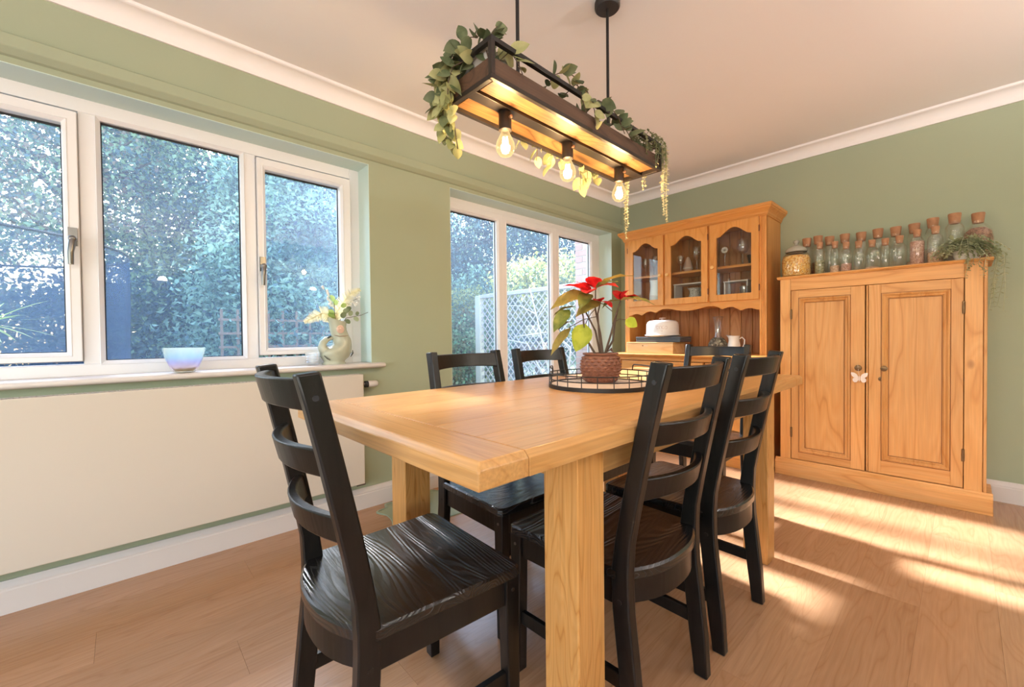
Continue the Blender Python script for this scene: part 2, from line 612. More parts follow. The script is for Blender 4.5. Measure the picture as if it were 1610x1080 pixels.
win1 = holder('window_1')
XF = -0.145
mb = MB()
mb.box(XF - 0.075, XF, W1[0], -0.665, W1[2], W1[3]).box(XF - 0.075, XF, 1.030, W1[1], W1[2], W1[3])
mb.box(XF - 0.075, XF, -0.665, 1.030, 1.975, W1[3]).box(XF - 0.075, XF, -0.665, 1.030, W1[2], 0.903)
mb.box(XF - 0.075, XF, -0.124, -0.072, 0.903, 1.975).box(XF - 0.075, XF, 0.478, 0.530, 0.903, 1.975)
obj('frame', mb, UPVC, win1, bevel=0.003)
s = beaded_frame('fixed_light', -0.074, 0.480, 0.898, 1.978, -0.056, 0.462, 0.916, 1.960, XF + 0.003, XF - 0.05, win1)
pane(s, -0.056, 0.462, 0.916, 1.960, XF - 0.03, PANE_HAZY)
for (a, b, hy, zt, zb) in ((-0.650, -0.126, -0.145, 1.475, 1.318), (0.533, 1.026, 0.551, 1.437, 1.285)):
    g0, g1 = (a + 0.050, b - 0.046) if a < 0 else (0.573, 0.967)
    s = beaded_frame('sash', a, b, 0.918, 1.962, g0, g1, 0.955, 1.908, XF + 0.022, XF - 0.05, win1)
    pane(s, g0, g1, 0.955, 1.908, XF - 0.028, PANE_HAZY)
    espag_handle(s, hy, zt, zb, XF + 0.022)
    # dark shadow joint all round the opening sash
    mb = MB().frame(rect(a - 0.003, b + 0.003, 0.915, 1.965), rect(a + 0.002, b - 0.002, 0.920, 1.960), XF - 0.001, XF + 0.0015, YZ)
    obj('joint', mb, plain('grey_joint', (0.30, 0.29, 0.29), 0.7), win1)

sill = MB().prism([(-0.15, 0.828), (0.050, 0.828), (0.060, 0.833), (0.063, 0.8415), (0.060, 0.850), (0.052, 0.855), (-0.15, 0.855)], -0.80, 1.150, lambda u, v, d: (u, d, v))
struct(obj('trim_4', sill, TRIM, smooth=True, bevel=0.004))

win2 = holder('window_2')
XF2 = -0.150
mb = MB()
z0, z1 = W2[2], W2[3]
mb.box(XF2 - 0.07, XF2, W2[0], 1.730, z0, z1).box(XF2 - 0.07, XF2, 3.520, W2[1], z0, z1)
mb.box(XF2 - 0.07, XF2, 1.730, 3.520, 1.985, z1).box(XF2 - 0.07, XF2, 1.730, 3.520, z0, 0.235)
obj('frame', mb, UPVC, win2, bevel=0.003)
for (a, b, g0, g1) in ((1.722, 2.277, 1.752, 2.221), (2.275, 2.927, 2.331, 2.869), (2.925, 3.525, 2.984, 3.462)):
    s = beaded_frame('fixed_light', a, b, 0.225, 1.992, g0, g1, 0.285, 1.936, XF2 + 0.006, XF2 - 0.05, win2)
    pane(s, g0, g1, 0.285, 1.936, XF2 - 0.030)
obj('sill', MB().box(-0.15, 0.012, W2[0] - 0.0, W2[1] + 0.0, 0.135, 0.160), TRIM, win2, bevel=0.004)

# ------------------------------------------------------------------ garden
GZ = -0.15
GRASS = plain('lawn', (0.12, 0.17, 0.08), 0.95, vary=0.35, vscale=3.0)
struct(obj('ground', MB().box(-26, -0.3, -16, 30, GZ - 0.2, GZ), GRASS))

L_CONIFER = leaf_mat('conifer_leaf', (0.11, 0.21, 0.18), (0.50, 0.70, 0.58), 0.25, vscale=1.6)
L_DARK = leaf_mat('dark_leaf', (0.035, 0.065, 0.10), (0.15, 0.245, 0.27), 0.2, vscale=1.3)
L_MID = leaf_mat('mid_leaf', (0.09, 0.17, 0.12), (0.42, 0.56, 0.36), 0.25, vscale=1.5)
L_GOLD = leaf_mat('golden_leaf', (0.45, 0.48, 0.10), (0.80, 0.78, 0.34), 0.4)
L_BRIGHT = leaf_mat('bright_leaf', (0.10, 0.28, 0.16), (0.42, 0.68, 0.40), 0.3)
L_RUST = leaf_mat('copper_leaf', (0.22, 0.15, 0.13), (0.44, 0.34, 0.27), 0.3)
BARK = plain('bark', (0.10, 0.075, 0.055), 0.9, vary=0.3, vscale=6)


def cloud_mesh(name, pts, size, droop=0.3, flat=0.0, seed=0, aspect=0.55, mats=(L_MID,), frac=(1.0,)):
    """leaf quads folded along the midrib, one per point"""
    g = np.random.default_rng(seed)
    n = len(pts)
    d = g.normal(size=(n, 3))
    d[:, 2] = d[:, 2] * (1 - flat) - droop
    d /= np.linalg.norm(d, axis=1)[:, None]
    q = g.normal(size=(n, 3))
    if flat:
        q[:, 2] *= 0.35
    w = np.cross(d, q)
    w /= np.linalg.norm(w, axis=1)[:, None]
    nn = np.cross(d, w)
    L = size * g.uniform(0.6, 1.3, n)[:, None]
    V = np.empty((n, 4, 3))
    V[:, 0] = pts - d * L * 0.5
    V[:, 1] = pts + w * L * aspect * 0.5 + nn * L * 0.10
    V[:, 2] = pts + d * L * 0.5 - nn * L * 0.06
    V[:, 3] = pts - w * L * aspect * 0.5 + nn * L * 0.10
    me = bpy.data.meshes.new(name)
    me.vertices.add(n * 4)
    me.vertices.foreach_set('co', V.reshape(-1))
    me.loops.add(n * 4)
    me.loops.foreach_set('vertex_index', np.arange(n * 4, dtype=np.int32))
    me.polygons.add(n)
    me.polygons.foreach_set('loop_start', np.arange(0, n * 4, 4, dtype=np.int32))
    me.polygons.foreach_set('loop_total', np.full(n, 4, dtype=np.int32))
    for k in mats:
        me.materials.append(k)
    if len(mats) > 1:
        me.polygons.foreach_set('material_index', g.choice(len(mats), n, p=frac).astype(np.int32))
    me.update()
    me.validate()
    return me


def blob_pts(c, r, n_clump, per, seed, clump=0.28, shell=0.55):
    """points in clumps spread over an ellipsoid crown"""
    g = np.random.default_rng(seed)
    d = g.normal(size=(n_clump, 3))
    d /= np.linalg.norm(d, axis=1)[:, None]
    rad = g.uniform(shell, 1.0, n_clump)[:, None]
    cc = np.array(c) + d * rad * np.array(r)
    p = np.repeat(cc, per, axis=0) + g.normal(size=(n_clump * per, 3)) * clump * np.array([1, 1, 0.6])
    return p


def cone_pts(c, r, h, n_clump, per, seed, clump=0.22):
    """points on drooping sprays of a conifer"""
    g = np.random.default_rng(seed)
    t = g.uniform(0, 1, n_clump) ** 0.8
    a = g.uniform(0, 2 * math.pi, n_clump)
    rr = r * (1 - t * 0.75) * g.uniform(0.55, 1.0, n_clump)
    cc = np.stack([c[0] + rr * np.cos(a), c[1] + rr * np.sin(a), c[2] + h * t], 1)
    s = g.normal(size=(n_clump, per, 3)) * clump * 0.35
    u = g.uniform(-1, 1, (n_clump, per, 1)) * clump * 1.6
    out = np.stack([np.cos(a), np.sin(a), -0.45 * np.ones(n_clump)], 1)[:, None, :]
    return (cc[:, None, :] + s + u * out).reshape(-1, 3)


def tree(name, label, cat, base, pts, leaf, mats, frac=(1.0,), h=3.0, tr=0.09, group=None, droop=0.3, flat=0.0, seed=1, aspect=0.55, boughs=7, spread=1.0):
    t = thing(name, label, cat, base, 0, group)
    b = np.array(base)
    cm = cloud_mesh('crown', pts - b, leaf, droop, flat, seed, aspect, mats, frac)
    c = obj('crown', cm, None, t)
    c['kind'] = 'stuff'
    rr = random.Random(seed)
    mb = MB()
    mb.tube([(0, 0, 0), (rr.uniform(-.1, .1), rr.uniform(-.1, .1), h * 0.5), (rr.uniform(-.15, .15), rr.uniform(-.15, .15), h)], [tr, tr * 0.75, tr * 0.3], 8)
    obj('trunk', mb, BARK, t, smooth=True)
    for k in range(boughs):
        z = h * rr.uniform(0.25, 0.85)
        a = rr.uniform(0, 6.28)
        L = spread * rr.uniform(0.5, 1.0)
        obj('bough', MB().tube([(0, 0, z), (L * .5 * math.cos(a), L * .5 * math.sin(a), z + .15 * L), (L * math.cos(a), L * math.sin(a), z + .35 * L)], [tr * .4, tr * .25, tr * .1], 6), BARK, t, smooth=True)
    return t


G = 'trees and shrubs of the garden'
# through the big window
tree('conifer', 'tall feathery blue green conifer filling the right half of the big window', 'tree', (-4.6, 1.75, GZ), cone_pts((-4.6, 1.75, 0.0), 1.35, 3.75, 1500, 34, 3, 0.26), 0.085, (L_CONIFER, L_DARK), (0.8, 0.2), 3.7, 0.11, G, 0.5, 0.3, 3, 0.42, 8, 0.9)
tree('conifer', 'second feathery conifer seen through the narrow right casement', 'tree', (-5.6, 3.6, GZ), cone_pts((-5.6, 3.6, 0.0), 1.6, 4.2, 1500, 34, 4, 0.26), 0.09, (L_CONIFER, L_DARK), (0.6, 0.4), 4.2, 0.11, G, 0.5, 0.3, 4, 0.42, 8, 0.9)
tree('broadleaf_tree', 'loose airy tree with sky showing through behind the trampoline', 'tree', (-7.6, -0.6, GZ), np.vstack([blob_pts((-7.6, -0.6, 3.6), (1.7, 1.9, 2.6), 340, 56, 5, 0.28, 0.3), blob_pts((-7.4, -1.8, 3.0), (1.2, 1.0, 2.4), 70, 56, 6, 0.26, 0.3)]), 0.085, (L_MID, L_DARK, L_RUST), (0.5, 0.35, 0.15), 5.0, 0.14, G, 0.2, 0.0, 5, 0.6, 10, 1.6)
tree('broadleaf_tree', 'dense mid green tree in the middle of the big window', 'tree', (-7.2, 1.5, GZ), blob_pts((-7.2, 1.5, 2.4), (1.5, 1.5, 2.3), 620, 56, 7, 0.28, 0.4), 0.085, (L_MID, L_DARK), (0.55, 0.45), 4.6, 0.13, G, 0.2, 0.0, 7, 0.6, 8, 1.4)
tree('broadleaf_tree', 'tallest tree at the back, added to block sun, its top above the window', 'tree', (-9.6, 0.4, GZ), blob_pts((-9.6, 0.4, 6.3), (1.8, 1.0, 2.3), 420, 44, 21, 0.35, 0.2), 0.12, (L_MID, L_DARK), (0.6, 0.4), 7.0, 0.16, G, 0.2, 0.0, 21, 0.6, 10, 1.2)  # high crown added to keep direct sun out of the big window
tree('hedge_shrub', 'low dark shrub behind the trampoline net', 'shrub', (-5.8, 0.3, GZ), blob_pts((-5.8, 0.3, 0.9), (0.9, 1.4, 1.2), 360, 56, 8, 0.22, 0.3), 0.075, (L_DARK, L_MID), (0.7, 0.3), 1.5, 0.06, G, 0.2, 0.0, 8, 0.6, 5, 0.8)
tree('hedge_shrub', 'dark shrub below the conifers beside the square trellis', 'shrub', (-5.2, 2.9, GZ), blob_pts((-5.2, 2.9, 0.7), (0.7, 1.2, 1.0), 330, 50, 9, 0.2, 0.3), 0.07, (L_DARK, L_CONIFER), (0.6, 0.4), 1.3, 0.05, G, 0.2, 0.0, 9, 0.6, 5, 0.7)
# through the low window
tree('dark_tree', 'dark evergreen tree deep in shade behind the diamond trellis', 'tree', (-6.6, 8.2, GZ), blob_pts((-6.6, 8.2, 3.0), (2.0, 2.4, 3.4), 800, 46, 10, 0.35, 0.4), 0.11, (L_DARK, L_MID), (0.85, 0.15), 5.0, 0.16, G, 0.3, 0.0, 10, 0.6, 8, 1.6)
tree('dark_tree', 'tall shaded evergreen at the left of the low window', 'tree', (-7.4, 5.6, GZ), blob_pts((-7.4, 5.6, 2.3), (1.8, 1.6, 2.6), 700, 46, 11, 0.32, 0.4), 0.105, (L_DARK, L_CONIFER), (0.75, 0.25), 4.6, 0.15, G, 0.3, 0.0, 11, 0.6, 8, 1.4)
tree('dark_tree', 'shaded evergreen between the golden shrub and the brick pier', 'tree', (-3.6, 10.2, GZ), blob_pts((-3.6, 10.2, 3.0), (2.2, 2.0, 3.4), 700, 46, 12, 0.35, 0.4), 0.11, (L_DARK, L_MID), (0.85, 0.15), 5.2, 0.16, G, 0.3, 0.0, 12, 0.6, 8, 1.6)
tree('golden_shrub', 'yellow variegated shrub spilling over the diamond trellis', 'shrub', (-2.75, 5.4, GZ), np.vstack([blob_pts((-2.75, 5.4, 1.72), (1.25, 0.55, 0.80), 260, 40, 13, 0.13, 0.4), blob_pts((-4.45, 5.2, 1.72), (0.42, 0.4, 0.28), 40, 26, 14, 0.12, 0.4)]), 0.07, (L_GOLD, L_MID), (0.78, 0.22), 1.7, 0.05, G, 0.1, 0.0, 13, 0.65, 9, 0.7)
tree('green_shrub', 'fresh green shrub left of the trellis post', 'shrub', (-4.7, 5.3, GZ), blob_pts((-4.7, 5.3, 0.75), (0.75, 0.85, 0.95), 320, 44, 15, 0.15, 0.45), 0.075, (L_BRIGHT, L_MID), (0.65, 0.35), 1.2, 0.05, G, 0.1, 0.0, 15, 0.65, 6, 0.6)
tree('green_shrub', 'taller leafy shrub behind the fresh green one', 'shrub', (-5.7, 6.2, GZ), blob_pts((-5.7, 6.2, 1.4), (0.9, 0.9, 1.3), 340, 44, 16, 0.18, 0.45), 0.085, (L_CONIFER, L_MID), (0.6, 0.4), 2.0, 0.06, G, 0.1, 0.0, 16, 0.6, 6, 0.8)

bh = thing('boundary_hedge', 'tall clipped dark hedge along the far end of the garden', 'hedge', (-11.5, 5.0, GZ))
_g = np.random.default_rng(31)
_n = 52000
_p = np.stack([_g.normal(0, 0.22, _n), _g.uniform(-11, 15, _n), _g.uniform(0.0, 2.3, _n) + _g.normal(0, 0.06, _n)], 1)
c = obj('crown', cloud_mesh('crown', _p, 0.13, 0.2, 0.0, 31, 0.6, (L_DARK, L_MID), (0.8, 0.2)), None, bh)
c['kind'] = 'stuff'
for k in range(12):
    obj('trunk', MB().tube([(0, -10 + k * 2.1, 0), (0.03, -10 + k * 2.1, 1.2), (0, -9.95 + k * 2.1, 2.4)], [0.06, 0.05, 0.02], 7), BARK, bh, smooth=True)

# spiky leaves just outside the left casement
pt = thing('spiky_palm', 'lime green spiky leaved plant standing outside the left casement', 'plant', (-1.25, -0.56, GZ))
PALM = leaf_mat('lime_blade', (0.60, 0.75, 0.20), (0.85, 0.92, 0.45), 0.4)
obj('trunk', MB().tube([(0, 0, 0), (0.02, 0, 0.7), (0, 0, 1.25)], [0.05, 0.045, 0.04], 8), BARK, pt, smooth=True)
for k in range(26):
    a = R.uniform(0, 6.28)
    e = R.uniform(-0.25, 1.2)
    L = R.uniform(0.22, 0.34)
    d = Vector((math.cos(a) * math.cos(e), math.sin(a) * math.cos(e), math.sin(e)))
    sd = d.cross(Vector((0, 0, 1))).normalized()
    p0 = Vector((0, 0, 1.25))
    rows = []
    for i in range(5):
        f = i / 4
        w = 0.016 * (1 - f) ** 0.7 * (0.5 + min(1, f * 4) * 0.5)
        c = p0 + d * L * f + Vector((0, 0, -0.06 * f * f))
        rows.append((c - sd * w, c + sd * w))
    mb = MB()
    mb.strip([(rows[i][0], rows[i][1], rows[i + 1][1], rows[i + 1][0]) for i in range(4)])
    obj('leaf', mb, PALM, pt)

# trampoline with a safety net
tr = thing('trampoline', 'round trampoline with a dark blue safety net on bent poles', 'trampoline', (-3.0, -1.20, GZ))
NET = NT('blue_net')
_tr = NET.n('BsdfTransparent', Color=(1, 1, 1))
_df = NET.n('BsdfDiffuse', Color=(0.07, 0.11, 0.20))
_mx = NET.n('MixShader')
_mx.inputs[0].default_value = 0.55
NET.put(_mx.inputs[1], _tr)
NET.put(_mx.inputs[2], _df)
NET.t.links.new(_mx.outputs[0], NET.out.inputs[0])
RT = 1.30
ring = lambda r, z, n=40: [(r * math.cos(6.28318 * k / n), r * math.sin(6.28318 * k / n), z) for k in range(n)]
mb = MB().loft([ring(RT * 0.96, 0.85), ring(RT * 0.97, 1.5), ring(RT * 0.97, 1.92)], cap=False)
o = obj('safety_net', mb, NET.m, tr, smooth=True)
obj('jump_mat', MB().loft([ring(RT * .9, 0.80), ring(RT * .9, 0.815)]), BLACKMET, tr)
obj('edge_pad', MB().loft([ring(RT * .9, 0.80), ring(RT * 1.03, 0.80), ring(RT * 1.03, 0.84), ring(RT * .9, 0.84)], closed=True), plain('blue_pad', (0.05, 0.10, 0.28), 0.6), tr)
for k in range(6):
    a = 2 * math.pi * k / 6 + 0.93
    c, s_ = math.cos(a), math.sin(a)
    obj('pole', MB().tube([(RT * 1.02 * c, RT * 1.02 * s_, 0.0), (RT * 1.05 * c, RT * 1.05 * s_, 1.75), (RT * 1.03 * c, RT * 1.03 * s_, 1.9), (RT * .97 * c, RT * .97 * s_, 1.95)], 0.02, 8), BLACKMET, tr, smooth=True)
obj('top_ring', MB().loft([[((RT * .97 + 0.012 * math.cos(b)) * math.cos(a), (RT * .97 + 0.012 * math.cos(b)) * math.sin(a), 1.93 + 0.012 * math.sin(b)) for b in (0, 1.57, 3.14, 4.71)] for a in [6.28318 * k / 40 for k in range(40)]], closed=True), BLACKMET, tr)

# diamond trellis fence that runs out from the house
TREL = plain('weathered_trellis', (0.58, 0.53, 0.50), 0.8, vary=0.12, vscale=20)
FY, FX0, FX1, FZ1 = 4.5, -3.20, -0.80, 1.66
tf = thing('trellis_fence', 'pale diamond lattice fence with a square post beside the golden shrub', 'fence', (FX0, FY, GZ))
FH, FL = FZ1 - GZ, FX1 - FX0
obj('post', MB().box(-0.13, 0.0, -0.04, 0.05, 0, FH + 0.05), plain('pale_post', (0.70, 0.65, 0.54), 0.8), tf, bevel=0.006)
obj('top_rail', MB().box(0.0, FL, -0.03, 0.03, FH, FH + 0.06), TREL, tf, bevel=0.004)
obj('bottom_rail', MB().box(0.0, FL, -0.03, 0.03, 0.0, 0.05), TREL, tf)
sp = 0.125
for sgn, yy in ((1, -0.006), (-1, 0.006)):
    k = -FH
    while k < FL + FH:
        # line u = k + sgn * v clipped to the panel
        pts = []
        v0, v1 = 0.05, FH
        ua, ub = (k + v0, k + v1) if sgn > 0 else (k + FH - v0, k + FH - v1)
        lo, hi = max(0.0, min(ua, ub)), min(FL, max(ua, ub))
        if sgn < 0:
            ua, ub = k + FH - v0, k + FH - v1
        if hi - lo > 0.03:
            f = lambda u: (v0 + (u - ua) / (ub - ua) * (v1 - v0))
            p, q = Vector((lo, yy, f(lo))), Vector((hi, yy, f(hi)))
            d = (q - p).normalized()
            w = Vector((-d.z, 0, d.x)) * 0.0075
            t_ = Vector((0, 0.005, 0))
            mb = MB().loft([[p - w - t_, p + w - t_, p + w + t_, p - w + t_], [q - w - t_, q + w - t_, q + w + t_, q - w + t_]])
            obj('slat', mb, TREL, tf)
        k += sp

# bare climber stems in front of the lattice
bc = thing('bare_climber', 'leafless pale climber arching over the diamond lattice', 'plant', (-1.6, 4.3, GZ))
STEM = plain('pale_bark', (0.62, 0.55, 0.48), 0.8)
for pts, r in ((((0.1, 0, 0), (0.0, 0.02, 0.6), (-0.3, 0.0, 1.05), (-0.75, -.05, 1.12)), 0.016), (((0.1, 0, 0), (0.15, -.05, 0.7), (0.0, -.1, 1.4), (-0.15, -.1, 1.85)), 0.013),
               (((0.1, 0, 0), (0.45, 0, 0.5), (0.5, 0, 1.0), (0.2, 0, 1.22), (-0.6, 0, 1.15)), 0.015), (((0.0, -.1, 1.4), (0.25, -.1, 1.7), (0.35, -.1, 1.9)), 0.009),
               (((0.0, -.1, 1.45), (-0.35, -.1, 1.6), (-0.7, -.1, 1.62)), 0.008), (((0.45, 0, 0.5), (0.75, 0, 0.9), (0.8, 0, 1.2)), 0.010)):
    obj('stem', MB().tube(pts, [r * (1 - 0.12 * i) for i in range(len(pts))], 6), STEM, bc, smooth=True)

# square trellis low behind the conifers
TB = plain('brown_trellis', (0.36, 0.24, 0.19), 0.8, vary=0.2, vscale=12)
st = thing('square_trellis', 'brown square garden trellis half hidden behind the conifer', 'trellis', (-3.6, 0.85, GZ))
for k in range(10):
    obj('upright', MB().box(-0.008, 0.008, k * 0.165, k * 0.165 + 0.028, 0, 1.52), TB, st)
for k in range(9):
    obj('rail', MB().box(0.008, 0.02, -0.02, 1.53, 0.06 + k * 0.165, 0.088 + k * 0.165), TB, st)

# brick return of the house, brick by brick
MORT = plain('mortar', (0.62, 0.56, 0.53), 0.9)
BRK = NT('brick')
oi = BRK.t.nodes.new('ShaderNodeObjectInfo')
nz = BRK.n('TexNoise', Vector=BRK.coords(rnd=5.0), Scale=25.0, Detail=4.0)
c1 = BRK.ramp(oi.outputs['Random'], [(0, (0.40, 0.19, 0.15)), (0.5, (0.50, 0.26, 0.21)), (1, (0.58, 0.33, 0.27))])
BRK.bsdf(Base_Color=BRK.mix(nz.outputs[0], c1, BRK.mix(0.5, c1, (0.62, 0.45, 0.40))), Roughness=0.9)
BY0 = 4.02
bw = holder('wall_outside')
obj('mortar', MB().box(-0.782, -0.30, BY0 + 0.004, BY0 + 0.30, GZ, 2.75), MORT, bw)
full = mesh_of('brick', MB().box(0, 0.215, 0, 0.10, 0, 0.065))
half = mesh_of('brick', MB().box(0, 0.1025, 0, 0.10, 0, 0.065))
for r_ in range(38):
    z = GZ + 0.005 + r_ * 0.075
    x = -0.785
    first = True
    while x < -0.31:
        me = half if (r_ % 2 and first) else full
        L = 0.1025 if me is half else 0.215
        if x + L > -0.29:
            me, L = half, 0.1025
            if x + L > -0.29:
                break
        b = obj('brick', me, BRK.m, bw)
        b.location = (x, BY0 - 0.004, z)
        x += L + 0.010
        first = False

# ------------------------------------------------------------------ radiator
rd = thing('radiator', 'long cream flat panel radiator on the wall under the big window', 'radiator', (0, 0, 0))
RY0, RY1, RZ0, RZ1 = -0.78, 1.000, 0.172, 0.797
obj('front_panel', MB().box(0.076, 0.088, RY0, RY1, RZ0, RZ1), RAD, rd, bevel=0.004)
obj('back_panel', MB().box(0.022, 0.034, RY0 + 0.01, RY1 - 0.01, RZ0 + 0.01, RZ1 - 0.01), RAD, rd)
obj('side_cover', MB().box(0.024, 0.077, RY1 - 0.004, RY1, RZ0 + 0.01, RZ1), RAD, rd)
mb = MB().box(0.024, 0.028, RY0, RY1, RZ1 - 0.006, RZ1).box(0.072, 0.077, RY0, RY1, RZ1 - 0.006, RZ1)
yy = RY0
while yy < RY1:
    mb.box(0.028, 0.072, yy, yy + 0.006, RZ1 - 0.006, RZ1 - 0.001)
    yy += 0.014
obj('top_grille', mb, TRIM, rd)
obj('bracket', MB().box(0.0, 0.03, -0.30, -0.27, 0.3, 0.7).box(0.0, 0.03, 0.80, 0.83, 0.3, 0.7), TRIM, rd)


def ycyl(mb, x, z, y0, y1, r, n=16):
    return mb.tube([(x, y0, z), (x, y1, z)], r, n)


v = obj('valve', ycyl(ycyl(MB(), 0.05, 0.735, 1.000, 1.022, 0.012), 0.05, 0.735, 1.046, 1.060, 0.0155), CHROME, rd, smooth=True)
obj('valve_collar', ycyl(MB(), 0.05, 0.735, 1.022, 1.040, 0.019), GASKET, v, smooth=True)
mb = MB().tube([(0.05, 1.038, 0.735), (0.05, 1.045, 0.735), (0.05, 1.088, 0.735), (0.05, 1.098, 0.735), (0.05, 1.101, 0.735)], [0.016, 0.0185, 0.0185, 0.014, 0.004], 16)
obj('valve_head', mb, TRIM, v, smooth=True, sharp=60)
obj('lower_valve', ycyl(MB(), 0.055, 0.165, 0.965, 1.012, 0.010), CHROME, rd, smooth=True)

# ------------------------------------------------------------------ dining table
TX0, TX1, TY0, TY1, TZ = 0.985, 1.885, 0.400, 2.415, 0.800
TB_ = 0.755
tb = thing('dining_table', 'large golden oak dining table with square legs and breadboard ends', 'table', ((TX0 + TX1) / 2, (TY0 + TY1) / 2, 0), math.radians(0.5))
hx, hy = (TX1 - TX0) / 2, (TY1 - TY0) / 2
EB = 0.115


def chamfer_slab(x0, x1, y0, y1, cx0=0, cx1=0, cy0=0, cy1=0, c=0.012, zl=TB_, zt=TZ):
    a = [(x0, y0), (x1, y0), (x1, y1), (x0, y1)]
    b = [(x0 + cx0 * c, y0 + cy0 * c), (x1 - cx1 * c, y0 + cy0 * c), (x1 - cx1 * c, y1 - cy1 * c), (x0 + cx0 * c, y1 - cy1 * c)]
    return MB().loft([[(x, y, zl) for x, y in a], [(x, y, zt - c) for x, y in a], [(x, y, zt - c * .3) for x, y in [((p[0] * .7 + q[0] * .3), (p[1] * .7 + q[1] * .3)) for p, q in zip(b, a)]], [(x, y, zt) for x, y in b]])


obj('breadboard_end', chamfer_slab(-hx, hx, -hy, -hy + EB - 0.0006, 1, 1, 1, 0), OAK_X, tb, bevel=0.003)
obj('breadboard_end', chamfer_slab(-hx, hx, hy - EB + 0.0006, hy, 1, 1, 0, 1), OAK_X, tb, bevel=0.003)
NB = 6
bw_ = 2 * hx / NB
for k in range(NB):
    x0 = -hx + k * bw_
    obj('top_board', chamfer_slab(x0 + (0.0004 if k else 0), x0 + bw_ - (0.0004 if k < NB - 1 else 0), -hy + EB, hy - EB, 1 if k == 0 else 0, 1 if k == NB - 1 else 0), OAK_Y, tb, bevel=0.0006 if 0 < k < NB - 1 else 0.0008, seg=1)
LX0, LX1 = 1.005, 1.842      # outer faces of the legs
LY0, LY1 = 0.704, 2.118
cxT, cyT = (TX0 + TX1) / 2, (TY0 + TY1) / 2
LW = 0.098
for (lx, ly) in ((LX0, LY0), (LX1 - LW, LY0), (LX0, LY1 - LW), (LX1 - LW, LY1 - LW)):
    obj('leg', MB().box(lx - cxT, lx - cxT + LW, ly - cyT, ly - cyT + LW, 0, TB_), OAK_Z, tb, bevel=0.003)
for xx in (LX0 + 0.035, LX1 - 0.035 - 0.024):
    obj('apron', MB().box(xx - cxT, xx - cxT + 0.024, LY0 + LW - cyT, LY1 - LW - cyT, 0.665, TB_), OAK_Y, tb, bevel=0.002)
for yy in (LY0 + 0.04, LY1 - 0.04 - 0.024):
    obj('apron', MB().box(LX0 + LW - cxT, LX1 - LW - cxT, yy - cyT, yy - cyT + 0.024, 0.665, TB_), OAK_X, tb, bevel=0.002)

# ------------------------------------------------------------------ ladder-back chairs
CH_H, SEAT = 0.942, 0.440
GRP = 'black ladder back chairs round the table'


def post_x(z):
    if z < 0.36:
        return -0.222 + (0.222 - 0.186) * (z / 0.36) ** 1.1
    if z < 0.46:
        return -0.186
    return -0.186 - 0.098 * ((z - 0.46) / (CH_H - 0.46)) ** 1.15


def post_y(z):
    return 0.181 - 0.010 * max(0, (z - 0.44) / 0.5)


